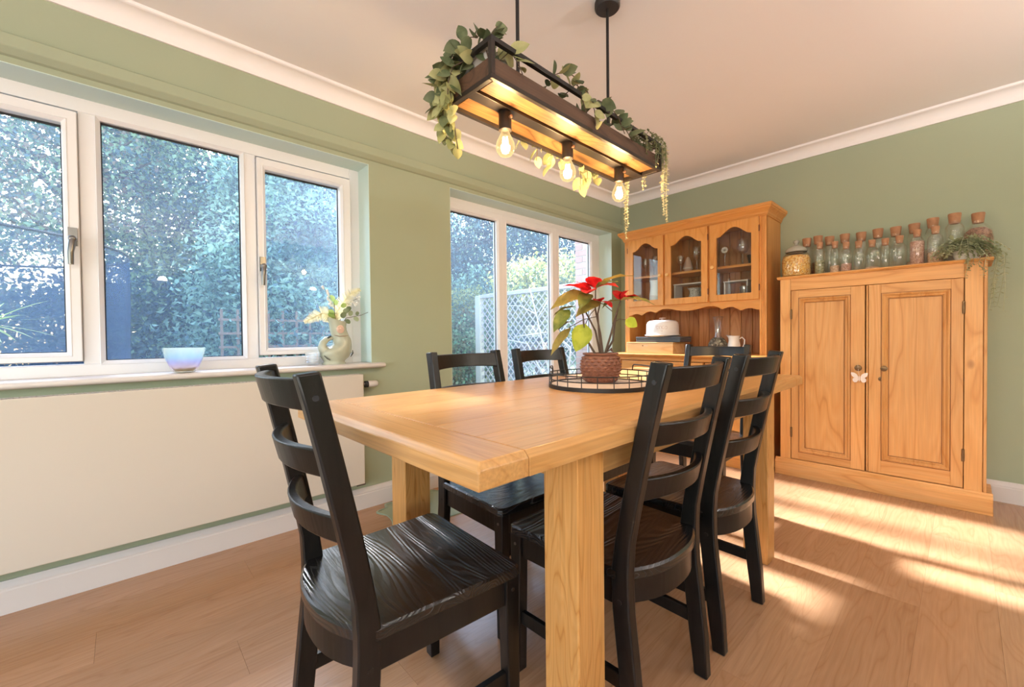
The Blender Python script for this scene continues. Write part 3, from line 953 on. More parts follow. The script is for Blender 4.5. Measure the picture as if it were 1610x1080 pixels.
def make_chair(label):
    t = thing('dining_chair', label, 'chair', (0, 0, 0), 0, GRP)
    zs = [0, 0.12, 0.24, 0.34, 0.40, 0.44, 0.50, 0.58, 0.68, 0.78, 0.88, CH_H]
    for s_ in (1, -1):
        rings = []
        for z in zs:
            x, y = post_x(z), s_ * post_y(z)
            d = 0.019 if z < 0.1 else 0.0235 if z < 0.5 else 0.021
            w = 0.0155
            sl = 0.004 if z == CH_H else 0.0
            rings.append([(x - d, y - w, z - sl), (x + d, y - w, z + sl * 0), (x + d, y + w, z), (x - d, y + w, z - sl)])
        p = obj('back_post', MB().loft(rings), BLACKW, t, bevel=0.004, smooth=True, sharp=35)
        for z in (0.895, 0.365):
            x, y = post_x(z), s_ * (post_y(z) + 0.0155)
            obj('bolt', MB().tube([(x, y - s_ * 0.002, z), (x, y + s_ * 0.0012, z)], [0.0062, 0.0058], 12), GASKET if z > .5 else BLACKMET, p, smooth=True)
    # curved slats
    for zc, hgt in ((0.897, 0.062), (0.766, 0.058), (0.632, 0.058)):
        rings = []
        n = 12
        for i in range(n + 1):
            q = -1 + 2 * i / n
            y = q * (post_y(zc) - 0.008)
            sag = -0.048 * (1 - q * q) + 0.006
            hh = hgt / 2
            lift = 0.006 * (1 - q * q)
            sl = (post_x(zc + hh) - post_x(zc - hh)) / hgt
            xb = post_x(zc) + sag
            th = 0.0105
            dx = sl * hh
            rings.append([(xb - th - dx, y, zc - hh + lift), (xb + th - dx, y, zc - hh + lift), (xb + th + dx, y, zc + hh), (xb - th + dx, y, zc + hh)])
        obj('back_slat', MB().loft(rings), BLACKW, t, smooth=True, bevel=0.0035, sharp=40)
    # seat: straight front, bulging back edge
    out = []
    for (x, y) in ((0.172, -0.214), (0.186, -0.205), (0.190, -0.19), (0.190, 0.19), (0.186, 0.205), (0.172, 0.214)):
        out.append((x, y))
    for i in range(15):
        q = 1 - 2 * i / 14
        y = q * 0.196
        out.append((-0.185 - 0.062 * (1 - abs(q) ** 2.4), y))
    c = (0, 0)
    shr = lambda f: [(x * f, y * f) for x, y in out]
    rings = [[(x, y, SEAT - 0.024) for x, y in out], [(x, y, SEAT - 0.005) for x, y in out], [(x, y, SEAT) for x, y in shr(0.978)], [(x, y, SEAT - 0.001) for x, y in shr(0.9)], [(x, y, SEAT - 0.004) for x, y in shr(0.6)], [(x, y, SEAT - 0.005) for x, y in shr(0.2)]]
    obj('seat', MB().loft(rings), BLACKSEAT, t, smooth=True, sharp=35)
    za, zb = SEAT - 0.024 - 0.068, SEAT - 0.024
    for s_ in (1, -1):
        mb = MB().loft([[(0.165, s_ * 0.199, za), (0.165, s_ * 0.181, za), (0.165, s_ * 0.181, zb), (0.165, s_ * 0.199, zb)],
                        [(-0.175, s_ * 0.187, za), (-0.175, s_ * 0.169, za), (-0.175, s_ * 0.169, zb), (-0.175, s_ * 0.187, zb)]])
        obj('side_apron', mb, BLACKW, t, bevel=0.002)
        fl = [[(0.180 - d0, s_ * 0.207, z), (0.180 - d0, s_ * 0.174, z), (0.180 + d1, s_ * 0.174, z), (0.180 + d1, s_ * 0.207, z)] for z, d0, d1 in ((0, 0.026, 0.004), (0.30, 0.034, 0.005), (zb, 0.036, 0.006))]
        lg = obj('front_leg', MB().loft(fl), BLACKW, t, bevel=0.003)
        obj('bolt', MB().tube([(0.165, s_ * 0.206, 0.385), (0.165, s_ * 0.2085, 0.385)], 0.0045, 10), CHROME, lg, smooth=True)
        mb = MB().loft([[(0.160, s_ * 0.198, 0.145), (0.160, s_ * 0.182, 0.145), (0.160, s_ * 0.182, 0.183), (0.160, s_ * 0.198, 0.183)],
                        [(-0.200, s_ * 0.188, 0.145), (-0.200, s_ * 0.172, 0.145), (-0.200, s_ * 0.172, 0.183), (-0.200, s_ * 0.188, 0.183)]])
        obj('stretcher', mb, BLACKW, t, bevel=0.002)
    obj('front_apron', MB().box(0.163, 0.181, -0.175, 0.175, za, zb), BLACKW, t, bevel=0.002)
    rings = []
    for i in range(15):
        q = 1 - 2 * i / 14
        y, x = q * 0.180, -0.172 - 0.062 * (1 - abs(q) ** 2.4)
        rings.append([(x - 0.008, y, za + 0.004), (x + 0.010, y, za + 0.004), (x + 0.010, y, zb), (x - 0.008, y, zb)])
    obj('rear_apron', MB().loft(rings), BLACKW, t, smooth=True, sharp=40)
    return t


c1 = make_chair('black ladder back chair alone at the near end of the table')
c1.location = (1.452, 0.528, 0)
c1.rotation_euler = (0, 0, math.radians(88.0))
dup(c1, (1.668, 1.052, 0), math.radians(180), 'black ladder back chair on the room side, next to the near table leg')
dup(c1, (1.668, 1.545, 0), math.radians(180), 'black ladder back chair on the room side, next to the far table leg')
dup(c1, (1.205, 1.100, 0), 0.0, 'black ladder back chair on the window side, in front of plain wall and first pane')
dup(c1, (1.135, 1.640, 0), math.radians(0), 'black ladder back chair on the window side, in front of the lattice and brick')
dup(c1, (1.385, 2.375, 0), math.radians(-90), 'black ladder back chair at the far table end, before the dresser')

# ------------------------------------------------------------------ pine cupboard
cp = thing('pine_cupboard', 'old stripped pine cupboard with two panelled doors against the green wall', 'cupboard', (2.0, 3.455, 0))
cx = lambda x: x - 2.0
D = BACK_Y - 3.455
CT = 1.387
obj('side_panel', MB().box(cx(1.513), cx(1.535), 0.02, D, 0.0, CT), PINE_Z, cp, bevel=0.002)
obj('side_panel', MB().box(cx(2.472), cx(2.496), 0.02, D, 0.0, CT), PINE_Z, cp, bevel=0.002)
obj('back_panel', MB().box(cx(1.535), cx(2.472), D - 0.012, D - 0.001, 0.10, CT), PINE_Z, cp)
obj('bottom_shelf', MB().box(cx(1.535), cx(2.472), 0.02, D - 0.012, 0.10, 0.118), PINE_X, cp)
obj('middle_shelf', MB().box(cx(1.535), cx(2.472), 0.04, D - 0.012, 0.70, 0.72), PINE_X, cp)
obj('stile', MB().box(cx(1.513), cx(1.576), 0.0, 0.022, 0.105, CT), PINE_Z, cp, bevel=0.002)
obj('stile', MB().box(cx(2.411), cx(2.480), 0.0, 0.022, 0.105, CT), PINE_Z, cp, bevel=0.002)
obj('corner_bead', MB().box(cx(2.4825), cx(2.496), 0.001, 0.022, 0.105, CT), PINE_Z, cp, bevel=0.003)
obj('top_rail', MB().box(cx(1.577), cx(2.410), 0.0, 0.022, 1.306, CT), PINE_X, cp, bevel=0.0015)
mb = MB()
PR = [(0.0, 0.0), (0.0, 0.092), (0.004, 0.098), (0.018, 0.108), (0.022, 0.117), (0.034, 0.117), (0.034, 0.0)]
mb.prism(PR, cx(1.484), cx(2.520), lambda u, v, d: (d, -0.024 + u, v))
mb.box(cx(2.496), cx(2.520), 0.0, D, 0.0, 0.094)
mb.box(cx(1.486), cx(1.513), 0.0, D, 0.0, 0.094)
obj('plinth', mb, PINE_X, cp, bevel=0.002)
mb = MB().prism([(-0.022, 1.397), (-0.020, 1.401), (-0.014, 1.405), (D, 1.405), (D, CT), (-0.010, CT), (-0.012, 1.392)], cx(1.496), cx(2.518), lambda u, v, d: (d, u, v))
obj('top_board', mb, PINE_X, cp, bevel=0.002)


WAX = plain('dark_wax_line', (0.22, 0.075, 0.02), 0.6)
KNOBW = plain('pale_knob_wood', (0.80, 0.47, 0.18), 0.3, spec=0.5)


def panel_door(parent, x0, x1, z0, z1, ox0, ox1, oz0, oz1, hinge_left, y=0.0):
    d = obj('door', MB().box(x0, ox0, y + 0.002, y + 0.024, z0, z1), PINE_Z, parent, bevel=0.0018)      # left stile carries the rest
    obj('door_stile', MB().box(ox1, x1, y + 0.002, y + 0.024, z0, z1), PINE_Z, d, bevel=0.0018)
    obj('door_rail', MB().box(ox0, ox1, y + 0.002, y + 0.024, oz1, z1), PINE_X, d, bevel=0.0012)
    obj('door_rail', MB().box(ox0, ox1, y + 0.002, y + 0.024, z0, oz0), PINE_X, d, bevel=0.0012)
    loops = []
    for ins, dep in ((0.0, 0.006), (0.004, -0.004), (0.010, -0.006), (0.016, 0.000), (0.020, 0.004), (0.026, 0.002), (0.033, 0.010), (0.036, 0.012)):
        loops.append([(u, y + dep, v) for u, v in rect(ox0 + ins, ox1 - ins, oz0 + ins, oz1 - ins)])
    obj('panel_moulding', MB().loft(loops, cap=False), PINE_Z, d, smooth=True, sharp=25)
    for a_, b_, dy in ((-0.0012, 0.0016, 0.0014), (0.0335, 0.0365, 0.0095)):
        obj('moulding_groove', MB().frame(rect(ox0 + a_, ox1 - a_, oz0 + a_, oz1 - a_), rect(ox0 + b_, ox1 - b_, oz0 + b_, oz1 - b_), y + dy, y + dy + 0.004, XZ), WAX, d)
    obj('panel', MB().box(ox0 - .004, ox1 + .004, y + 0.012, y + 0.020, oz0 - .004, oz1 + .004), PINE_Z, d)
    hx_ = x0 if hinge_left else x1
    for hz in (z0 + 0.185, z1 - 0.165):
        mb = MB().lathe([(0.0, -0.036), (0.006, -0.034), (0.0065, 0), (0.006, 0.034), (0.0, 0.036)], 10, (hx_, y - 0.001, hz))
        obj('hinge', mb, BRASS, d, smooth=True)
    return d


dl = panel_door(cp, cx(1.580), cx(1.980), 0.122, 1.303, cx(1.624), cx(1.909), 0.172, 1.250, True)
dr = panel_door(cp, cx(1.9985), cx(2.4075), 0.122, 1.303, cx(2.058), cx(2.358), 0.205, 1.246, False)
obj('meeting_bead', MB().box(cx(1.9858), cx(1.9962), 0.004, 0.022, 0.122, 1.303), PINE_Z, cp, bevel=0.004)


def yknob(mb, x, z, y, prof, n=16):
    """lathe profile (radius, distance out of the front face) turned to point at the room"""
    rings = [[(x + r * math.cos(6.28318 * k / n), y - o, z + r * math.sin(6.28318 * k / n)) for k in range(n)] for r, o in prof]
    return mb.loft(rings)


KN = [(0.007, 0.0), (0.007, 0.010), (0.016, 0.016), (0.019, 0.022), (0.017, 0.029), (0.008, 0.033), (0.002, 0.034)]
obj('knob', yknob(MB(), cx(1.950), 0.778, 0.003, KN), BRASS, dl, smooth=True)
obj('knob', yknob(MB(), cx(2.074), 0.780, 0.003, [(0.016, 0), (0.016, 0.004), (0.007, 0.008), (0.007, 0.014), (0.017, 0.018), (0.017, 0.026), (0.004, 0.030)]), BRASS, dr, smooth=True)
mb = yknob(MB(), cx(2.058), 0.713, 0.003, [(0.014, 0.0), (0.014, 0.003), (0.010, 0.004), (0.005, 0.004), (0.004, 0.001)])
obj('escutcheon', mb, BRASS, dr, smooth=True)

# white butterfly hanging from the left knob
bf = thing('butterfly_ornament', 'small white wooden butterfly hung on the cupboard knob', 'ornament', (1.957, 3.429, 0.712))
PINKW = plain('pinkish_white', (0.84, 0.74, 0.68), 0.6)
for s_ in (1, -1):
    upw = [(0.004, 0.008), (0.012, 0.026), (0.026, 0.036), (0.040, 0.038), (0.042, 0.030), (0.038, 0.016), (0.028, 0.006), (0.008, 0.000)]
    low = [(0.004, 0.000), (0.026, 0.004), (0.034, -0.004), (0.033, -0.018), (0.024, -0.026), (0.014, -0.024), (0.006, -0.012)]
    obj('wing', MB().prism([(s_ * u, v) for u, v in upw], 0, 0.004, XZ), PINKW, bf)
    obj('wing', MB().prism([(s_ * u, v) for u, v in low], 0.0005, 0.0045, XZ), PINKW, bf)
obj('body', MB().tube([(0, 0, -0.018), (0, -0.001, 0.0), (0, 0, 0.016)], [0.002, 0.004, 0.002], 8), PINKW, bf, smooth=True)
obj('string', MB().tube([(0, 0.001, 0.014), (-0.004, -0.004, 0.045), (-0.007, -0.004, 0.088)], 0.0008, 5), PINKW, bf)

# ------------------------------------------------------------------ dresser (welsh hutch)
hu = thing('dresser', 'orange pine dresser with three arched glazed doors and scalloped valance', 'dresser', (0.85, 3.434, 0))
hx_ = lambda x: x - 0.85
HD = BACK_Y - 3.434 - 0.004
HL, HR = 0.262, 1.432
WT = 0.845
HZ = 1.872
# base unit
obj('base_side', MB().box(hx_(HL - 0.01), hx_(HL + 0.012), -0.10, HD, 0, 0.815), HUTCH_Z, hu, bevel=0.002)
obj('base_side', MB().box(hx_(HR - 0.012), hx_(HR + 0.01), -0.10, HD, 0, 0.815), HUTCH_Z, hu, bevel=0.002)
obj('base_back', MB().box(hx_(HL), hx_(HR), HD - 0.01, HD, 0, 0.815), HUTCH_BACK, hu)
obj('base_plinth', MB().box(hx_(HL + 0.012), hx_(HR - 0.012), -0.085, -0.065, 0, 0.08), HUTCH_X, hu)
obj('base_rail', MB().box(hx_(HL + 0.012), hx_(HR - 0.012), -0.10, -0.08, 0.08, 0.11).box(hx_(HL + 0.012), hx_(HR - 0.012), -0.10, -0.08, 0.60, 0.625).box(hx_(HL + 0.012), hx_(HR - 0.012), -0.10, -0.08, 0.785, 0.815), HUTCH_X, hu)
mb = MB().prism([(-0.135, 0.824), (-0.139, 0.830), (-0.139, 0.838), (-0.134, 0.845), (HD, 0.845), (HD, 0.815), (-0.124, 0.815), (-0.126, 0.820)], hx_(0.205), hx_(1.470), lambda u, v, d: (d, u, v))
obj('worktop', mb, HUTCH_X, hu, bevel=0.003)
KW = [(0.006, 0.0), (0.0065, 0.008), (0.012, 0.013), (0.0145, 0.019), (0.012, 0.025), (0.003, 0.027)]
for k in range(3):
    a = HL + 0.03 + k * 0.372
    b = a + 0.355
    d = obj('drawer', MB().box(hx_(a), hx_(b), -0.112, -0.082, 0.632, 0.780), HUTCH_X, hu, bevel=0.004)
    obj('knob', yknob(MB(), hx_((a + b) / 2), 0.705, -0.112, KW), KNOBW, d, smooth=True)
    d = obj('base_door', MB().frame(rect(hx_(a), hx_(b), 0.115, 0.595), rect(hx_(a + 0.05), hx_(b - 0.05), 0.17, 0.54), -0.112, -0.086, XZ), HUTCH_Z, hu, bevel=0.003)
    obj('panel', MB().box(hx_(a + 0.045), hx_(b - 0.045), -0.100, -0.090, 0.165, 0.545), HUTCH_Z, d)
    obj('knob', yknob(MB(), hx_(b - 0.025), 0.45, -0.112, KW), KNOBW, d, smooth=True)
# upper carcass
obj('side_panel', MB().box(hx_(HL), hx_(HL + 0.02), 0.004, HD, WT, HZ), HUTCH_Z, hu, bevel=0.002)
obj('side_panel', MB().box(hx_(HR - 0.02), hx_(HR), 0.004, HD, WT, HZ), HUTCH_Z, hu, bevel=0.002)
nb = 13
bwid = (HR - HL - 0.04) / nb
for k in range(nb):
    a = HL + 0.02 + k * bwid
    obj('back_board', MB().box(hx_(a + 0.0012), hx_(a + bwid - 0.0012), HD - 0.016, HD - 0.004, WT, HZ), HUTCH_BACK, hu, bevel=0.003, seg=1)
obj('cabinet_floor', MB().box(hx_(HL + 0.02), hx_(HR - 0.02), 0.02, HD - 0.016, 1.228, 1.248), HUTCH_X, hu)
obj('shelf', MB().box(hx_(HL + 0.02), hx_(HR - 0.02), 0.045, HD - 0.016, 1.520, 1.538), HUTCH_X, hu)
obj('cabinet_roof', MB().box(hx_(HL), hx_(HR), 0.004, HD, HZ, HZ + 0.02), HUTCH_X, hu)
obj('divider', MB().box(hx_(0.640), hx_(0.655), 0.03, HD - 0.016, 1.248, HZ), HUTCH_Z, hu)
# face: side stiles, fluted corner, rails
obj('face_stile', MB().box(hx_(HL), hx_(0.304), 0.0, 0.02, WT, HZ), HUTCH_Z, hu, bevel=0.002)
mb = MB().box(hx_(1.386), hx_(1.400), 0.0, 0.02, WT, HZ)
obj('face_stile', mb, HUTCH_Z, hu, bevel=0.001)
for xx in (1.4055, 1.4145, 1.4235):
    obj('reed', MB().lathe([(0.0048, WT), (0.0048, HZ)], 10, (hx_(xx), 0.006, 0)), HUTCH_Z, hu, smooth=True)
obj('face_back', MB().box(hx_(1.400), hx_(HR), 0.006, 0.02, WT, HZ), HUTCH_Z, hu)
for a, b in ((0.6485, 0.6595), (1.0225, 1.0325)):
    obj('face_mullion', MB().box(hx_(a) - 0.012, hx_(b) + 0.012, 0.004, 0.022, 1.258, HZ), HUTCH_Z, hu)
# scalloped valance under the doors
ctrl = [(-1.0, 1.180), (-0.965, 1.183), (-0.90, 1.196), (-0.84, 1.196), (-0.79, 1.186), (-0.765, 1.182), (-0.72, 1.196), (-0.66, 1.212), (-0.60, 1.213), (-0.55, 1.204), (-0.515, 1.198), (-0.47, 1.212), (-0.40, 1.228), (-0.30, 1.228), (-0.18, 1.212), (-0.08, 1.203), (0, 1.201)]
ctrl = ctrl + [(-u, z) for u, z in ctrl[-2::-1]]
poly = [(hx_(0.845 + 0.541 * u), z) for u, z in ctrl]
poly += [(hx_(1.386), 1.268), (hx_(0.304), 1.268)]
obj('valance', MB().prism(poly, 0.0, 0.018, XZ), HUTCH_X, hu, bevel=0.0015)
obj('frieze', MB().box(hx_(0.304), hx_(1.386), 0.0, 0.018, 1.857, HZ), HUTCH_X, hu)
# crown cornice
CR = [(0.0, 1.862), (-0.006, 1.864), (-0.008, 1.872), (-0.012, 1.876), (-0.014, 1.888), (-0.020, 1.898), (-0.030, 1.908), (-0.038, 1.914), (-0.040, 1.922), (-0.046, 1.926), (-0.047, 1.946), (-0.030, 1.950)]
loops = []
for o_, z in CR:
    loops.append([(hx_(HL) + o_, HD, z), (hx_(HL) + o_, o_, z), (hx_(HR) - o_, o_, z), (hx_(HR) - o_, HD, z)])
obj('cornice', MB().loft(loops), HUTCH_X, hu, smooth=True, sharp=20)


def arch_door(x0, x1, z0, z1, knob_x, knob_z, hinge_x):
    ox0, ox1, oz0, ozs = x0 + 0.052, x1 - 0.050, z0 + 0.052, z1 - 0.108
    inner, outer = [], []
    n = 26
    inner.append((ox0, oz0)); outer.append((x0, z0))
    inner.append((ox1, oz0)); outer.append((x1, z0))
    for i in range(n + 1):
        q = 1 - 2 * i / n
        a = abs(q)
        if a > 0.80:
            h = 0.0 + 0.006 * (1 - a) / 0.2
        elif a > 0.62:
            k = (0.80 - a) / 0.18
            h = 0.006 + 0.014 * k * k * (3 - 2 * k)
        else:
            h = 0.020 + 0.044 * math.cos(a / 0.62 * math.pi / 2)
        xx = (ox0 + ox1) / 2 + q * (ox1 - ox0) / 2
        inner.append((xx, ozs + h))
        outer.append((x1 if i == 0 else x0 if i == n else (x0 + x1) / 2 + q * (x1 - x0) / 2, z1))
    mb = MB().frame(outer, inner, -0.018, 0.002, XZ)
    d = obj('glazed_door', mb, HUTCH_Z, hu, bevel=0.003)
    obj('door_glass', MB().box(ox0 - .003, ox1 + .003, -0.010, -0.007, oz0 - .003, ozs + 0.07), CABGLASS, d)
    obj('knob', yknob(MB(), knob_x, knob_z, -0.018, KW), KNOBW, d, smooth=True)
    for hz in (z0 + 0.085, z1 - 0.085):
        obj('hinge', MB().lathe([(0.0, -0.024), (0.0045, -0.023), (0.0045, 0.023), (0, 0.024)], 8, (hinge_x, -0.016, hz)), plain('dark_hinge', (0.16, 0.06, 0.03), 0.5, metal=0.5), d, smooth=True)
    return d


CABGLASS = thin_glass('cabinet_glass', (0.93, 0.94, 0.93), 1.0, ior=1.36)
arch_door(hx_(0.302), hx_(0.6455), 1.260, 1.862, hx_(0.622), 1.515, hx_(0.300))
arch_door(hx_(0.6625), hx_(1.0195), 1.260, 1.862, hx_(0.688), 1.515, hx_(1.0215))
arch_door(hx_(1.0355), hx_(1.3855), 1.260, 1.862, hx_(1.062), 1.528, hx_(1.3885))

# ------------------------------------------------------------------ shared small materials
CERAM = plain('white_ceramic', (0.80, 0.78, 0.75), 0.25, spec=0.5)
ENAMEL = plain('white_enamel', (0.82, 0.79, 0.78), 0.3, spec=0.5)
CORK = plain('cork', (0.40, 0.20, 0.105), 0.85, vary=0.25, vscale=60)
JAR = glassware('jar_glass', 0.06, 0.05)
CLEAR = glassware('clear_glass', 0.16, 0.22)
GREYBOX = plain('charcoal_box', (0.07, 0.075, 0.085), 0.5)


def grain_fill(name, cols, scale):
    t = NT(name)
    vo = t.n('TexVoronoi', Vector=t.coords(), Scale=scale)
    st = [(i / (len(cols) - 1), c) for i, c in enumerate(cols)]
    sep = t.n('SeparateColor')
    t.put(sep.inputs[0], vo.outputs['Color'])
    c = t.ramp(sep.outputs[0], st)
    b = t.bsdf(Base_Color=c, Roughness=0.7)
    bp = t.n('Bump', Height=vo.outputs['Distance'], Strength=0.8, Distance=0.004)
    bp.invert = True
    t.t.links.new(bp.outputs[0], b.inputs['Normal'])
    return t.m


PASTA = grain_fill('amber_pasta', [(0.45, 0.16, 0.02), (0.75, 0.36, 0.05), (0.86, 0.56, 0.16), (0.80, 0.62, 0.34)], 130)
GREENS = grain_fill('green_pulses', [(0.16, 0.16, 0.08), (0.30, 0.29, 0.16), (0.40, 0.38, 0.24)], 170)
PINKS = grain_fill('pink_grain', [(0.36, 0.19, 0.14), (0.52, 0.30, 0.23), (0.66, 0.45, 0.36)], 220)
BEIGE = grain_fill('beige_seed', [(0.46, 0.28, 0.17), (0.62, 0.42, 0.28), (0.74, 0.56, 0.40)], 170)
BROWNS = grain_fill('brown_spice', [(0.13, 0.06, 0.03), (0.28, 0.14, 0.08), (0.40, 0.22, 0.14)], 170)
PALEF = grain_fill('pale_grain', [(0.55, 0.50, 0.42), (0.66, 0.62, 0.52), (0.74, 0.70, 0.62)], 220)
MOSAIC = grain_fill('dark_pebble', [(0.03, 0.03, 0.02), (0.10, 0.08, 0.05), (0.30, 0.27, 0.20), (0.05, 0.04, 0.03)], 75)

# ------------------------------------------------------------------ jars on the cupboard
JT = 1.405
GJ = 'glass jars along the cupboard top'


def cork_jar(label, x, y, r, hbody, neck_r, ztop, cork_h, fill=None, fill_f=0.0, ribs=True, name='cork_jar'):
    """straight ribbed body, shoulder, short neck and a cork that stands proud"""
    t = thing(name, label, 'jar', (x, y, JT), 0, GJ)
    H = ztop - JT
    zn = H - cork_h                      # top of the glass neck
    zs = zn - 0.022                      # start of the shoulder
    rr = r
    prof = [(rr * 0.90, 0.0), (rr, 0.006), (rr, zs - 0.03), (rr * 0.93, zs - 0.012), (neck_r + 0.004, zs + 0.006), (neck_r + 0.001, zs + 0.012), (neck_r + 0.003, zn - 0.003), (neck_r + 0.003, zn)]
    n = 24
    rings = []
    for k, (q, z) in enumerate(prof):
        rings.append([(q * (1 + (0.03 if ribs and 1 <= k <= 3 and i % 2 else 0)) * math.cos(6.28318 * i / n), q * (1 + (0.03 if ribs and 1 <= k <= 3 and i % 2 else 0)) * math.sin(6.28318 * i / n), z) for i in range(n)])
    mb = MB().loft(rings, cap=False)
    mb.add(rings[0], [tuple(range(n))])
    obj('glass', mb, JAR, t, smooth=True, sharp=50)
    ck = MB().lathe([(neck_r * 0.86, zn - 0.014), (neck_r, zn), (neck_r * 1.16, zn + cork_h * 0.9), (neck_r * 1.10, H)], 18)
    obj('cork', ck, CORK, t, smooth=True)
    if fill is not None:
        zf = 0.004 + (zs - 0.02) * fill_f
        obj('contents', MB().lathe([(rr * 0.86, 0.003), (rr * 0.94, 0.008), (rr * 0.94, zf - 0.002), (rr * 0.7, zf + 0.002), (0.001, zf + 0.003)], 18), fill, t, smooth=True)
    return t


YB, YF = 3.690, 3.545
back_jars = [
    (1.622, 1.698, 'tall cork jar in the back row, half hidden by the big pasta jar', BEIGE, 0.3),
    (1.690, 1.703, 'tall cork jar in the back row directly behind the jar of green pulses', BROWNS, 0.5),
    (1.757, 1.687, 'tall empty cork jar in the back row, right of the jar of green pulses', None, 0),
    (1.843, 1.689, 'tall cork jar in the back row behind the small jar of pink lentils', PINKS, 0.25),
    (1.931, 1.684, 'tall empty cork jar in the back row behind the slimmest small jar', None, 0),
    (2.017, 1.690, 'tall empty cork jar in the back row behind the wide small jar', None, 0),
    (2.105, 1.686, 'tall empty cork jar in the back row behind two clear ribbed jars', None, 0),
    (2.192, 1.689, 'tall cork jar in the back row behind the full jar of pinkish grain', BEIGE, 0.2),
    (2.275, 1.706, 'tall cork jar in the back row behind the half filled pale jar', PALEF, 0.5),
]
for x, zt, lab, fl, ff in back_jars:
    cork_jar(lab, x, YB, 0.036, 0, 0.0245, zt, 0.046, fl, ff, name='tall_cork_jar')
cork_jar('tall clear cork jar with pale contents just left of the trailing plant', 2.368, 3.64, 0.042, 0, 0.0250, 1.705, 0.046, PALEF, 0.45, name='tall_cork_jar')
t = thing('round_cork_jar', 'round bellied cork jar of brown spice rising behind the trailing plant', 'jar', (2.462, 3.665, JT), 0, GJ)
rb = 0.062
prof = [(0.03, 0.0), (0.055, 0.01), (0.062, 0.07), (0.064, 0.13), (0.058, 0.18), (0.042, 0.212), (0.026, 0.226), (0.027, 0.240)]
mb = MB().lathe(prof, 24, cap=False)
obj('glass', mb, JAR, t, smooth=True)
obj('contents', MB().lathe([(0.028, 0.003), (0.052, 0.012), (0.059, 0.07), (0.061, 0.13), (0.054, 0.178), (0.03, 0.200), (0.001, 0.203)], 20), BROWNS, t, smooth=True)
obj('cork', MB().lathe([(0.0225, 0.228), (0.0245, 0.24), (0.0285, 0.282), (0.027, 0.287)], 18), CORK, t, smooth=True)

front_jars = [
    (1.728, 1.629, 0.030, 'small cork jar of green pulses right of the big pasta jar', GREENS, 0.62),
    (1.812, 1.621, 0.0275, 'small ribbed cork jar with beige shapes in its lower third', BEIGE, 0.33),
    (1.872, 1.606, 0.0300, 'small cork jar of pink lentils with a reddish cork', PINKS, 0.42),
    (1.937, 1.603, 0.0270, 'slimmest small ribbed cork jar, empty, in the front row', None, 0.0),
    (2.004, 1.598, 0.0350, 'wide small cork jar with a thin layer of brown at the bottom', BEIGE, 0.12),
    (2.068, 1.597, 0.0265, 'small clear ribbed cork jar between the wide jar and the taller ribbed jar', None, 0.0),
    (2.134, 1.601, 0.0340, 'clear fluted cork jar left of the full jar of pinkish grain', None, 0.0),
    (2.213, 1.623, 0.0340, 'cork jar filled to the shoulder with pinkish grain', PINKS, 0.98),
    (2.291, 1.628, 0.0355, 'cork jar with banded pale grain left of the trailing plant', BEIGE, 0.45),
]
for x, zt, r, lab, fl, ff in front_jars:
    cork_jar(lab, x, YF, r, 0, 0.0168, zt, 0.030, fl, ff, name='small_cork_jar')

pj = thing('pasta_jar', 'big round jar of amber pasta with a grey glass knob lid', 'jar', (1.590, 3.545, JT))
obj('glass', MB().lathe([(0.060, 0.0), (0.082, 0.008), (0.088, 0.03), (0.088, 0.12), (0.080, 0.152), (0.062, 0.172), (0.058, 0.180)], 32, cap=False), JAR, pj, smooth=True)
obj('contents', MB().lathe([(0.058, 0.003), (0.079, 0.010), (0.0845, 0.032), (0.0845, 0.118), (0.074, 0.148), (0.04, 0.158), (0.001, 0.160)], 28), PASTA, pj, smooth=True)
LID = plain('smoky_lid', (0.36, 0.34, 0.29), 0.15, spec=0.6)
ld = obj('lid', MB().lathe([(0.064, 0.178), (0.067, 0.183), (0.066, 0.192), (0.055, 0.206), (0.030, 0.222), (0.014, 0.228), (0.001, 0.229)], 32), LID, pj, smooth=True)
obj('knob', MB().lathe([(0.010, 0.226), (0.010, 0.238), (0.018, 0.246), (0.019, 0.256), (0.012, 0.264), (0.001, 0.266)], 18), LID, ld, smooth=True)
obj('wire_band', MB().loft([[((0.062 + 0.0025 * math.cos(b)) * math.cos(a), (0.062 + 0.0025 * math.cos(b)) * math.sin(a), 0.176 + 0.0025 * math.sin(b)) for b in (0, 1.57, 3.14, 4.71)] for a in [6.28318 * k / 32 for k in range(32)]], closed=True), BLACKMET, pj, smooth=True)

# ------------------------------------------------------------------ trailing plant at the end of the cupboard
fn_ = thing('trailing_plant', 'grey green trailing fern in a low white pot at the cupboard corner', 'plant', (2.415, 3.525, JT))
obj('pot', MB().lathe([(0.040, 0.0), (0.052, 0.03), (0.055, 0.058), (0.050, 0.058), (0.046, 0.05)], 24), CERAM, fn_, smooth=True)
FERN = leaf_mat('grey_green_frond', (0.34, 0.38, 0.23), (0.55, 0.57, 0.40), 0.3)


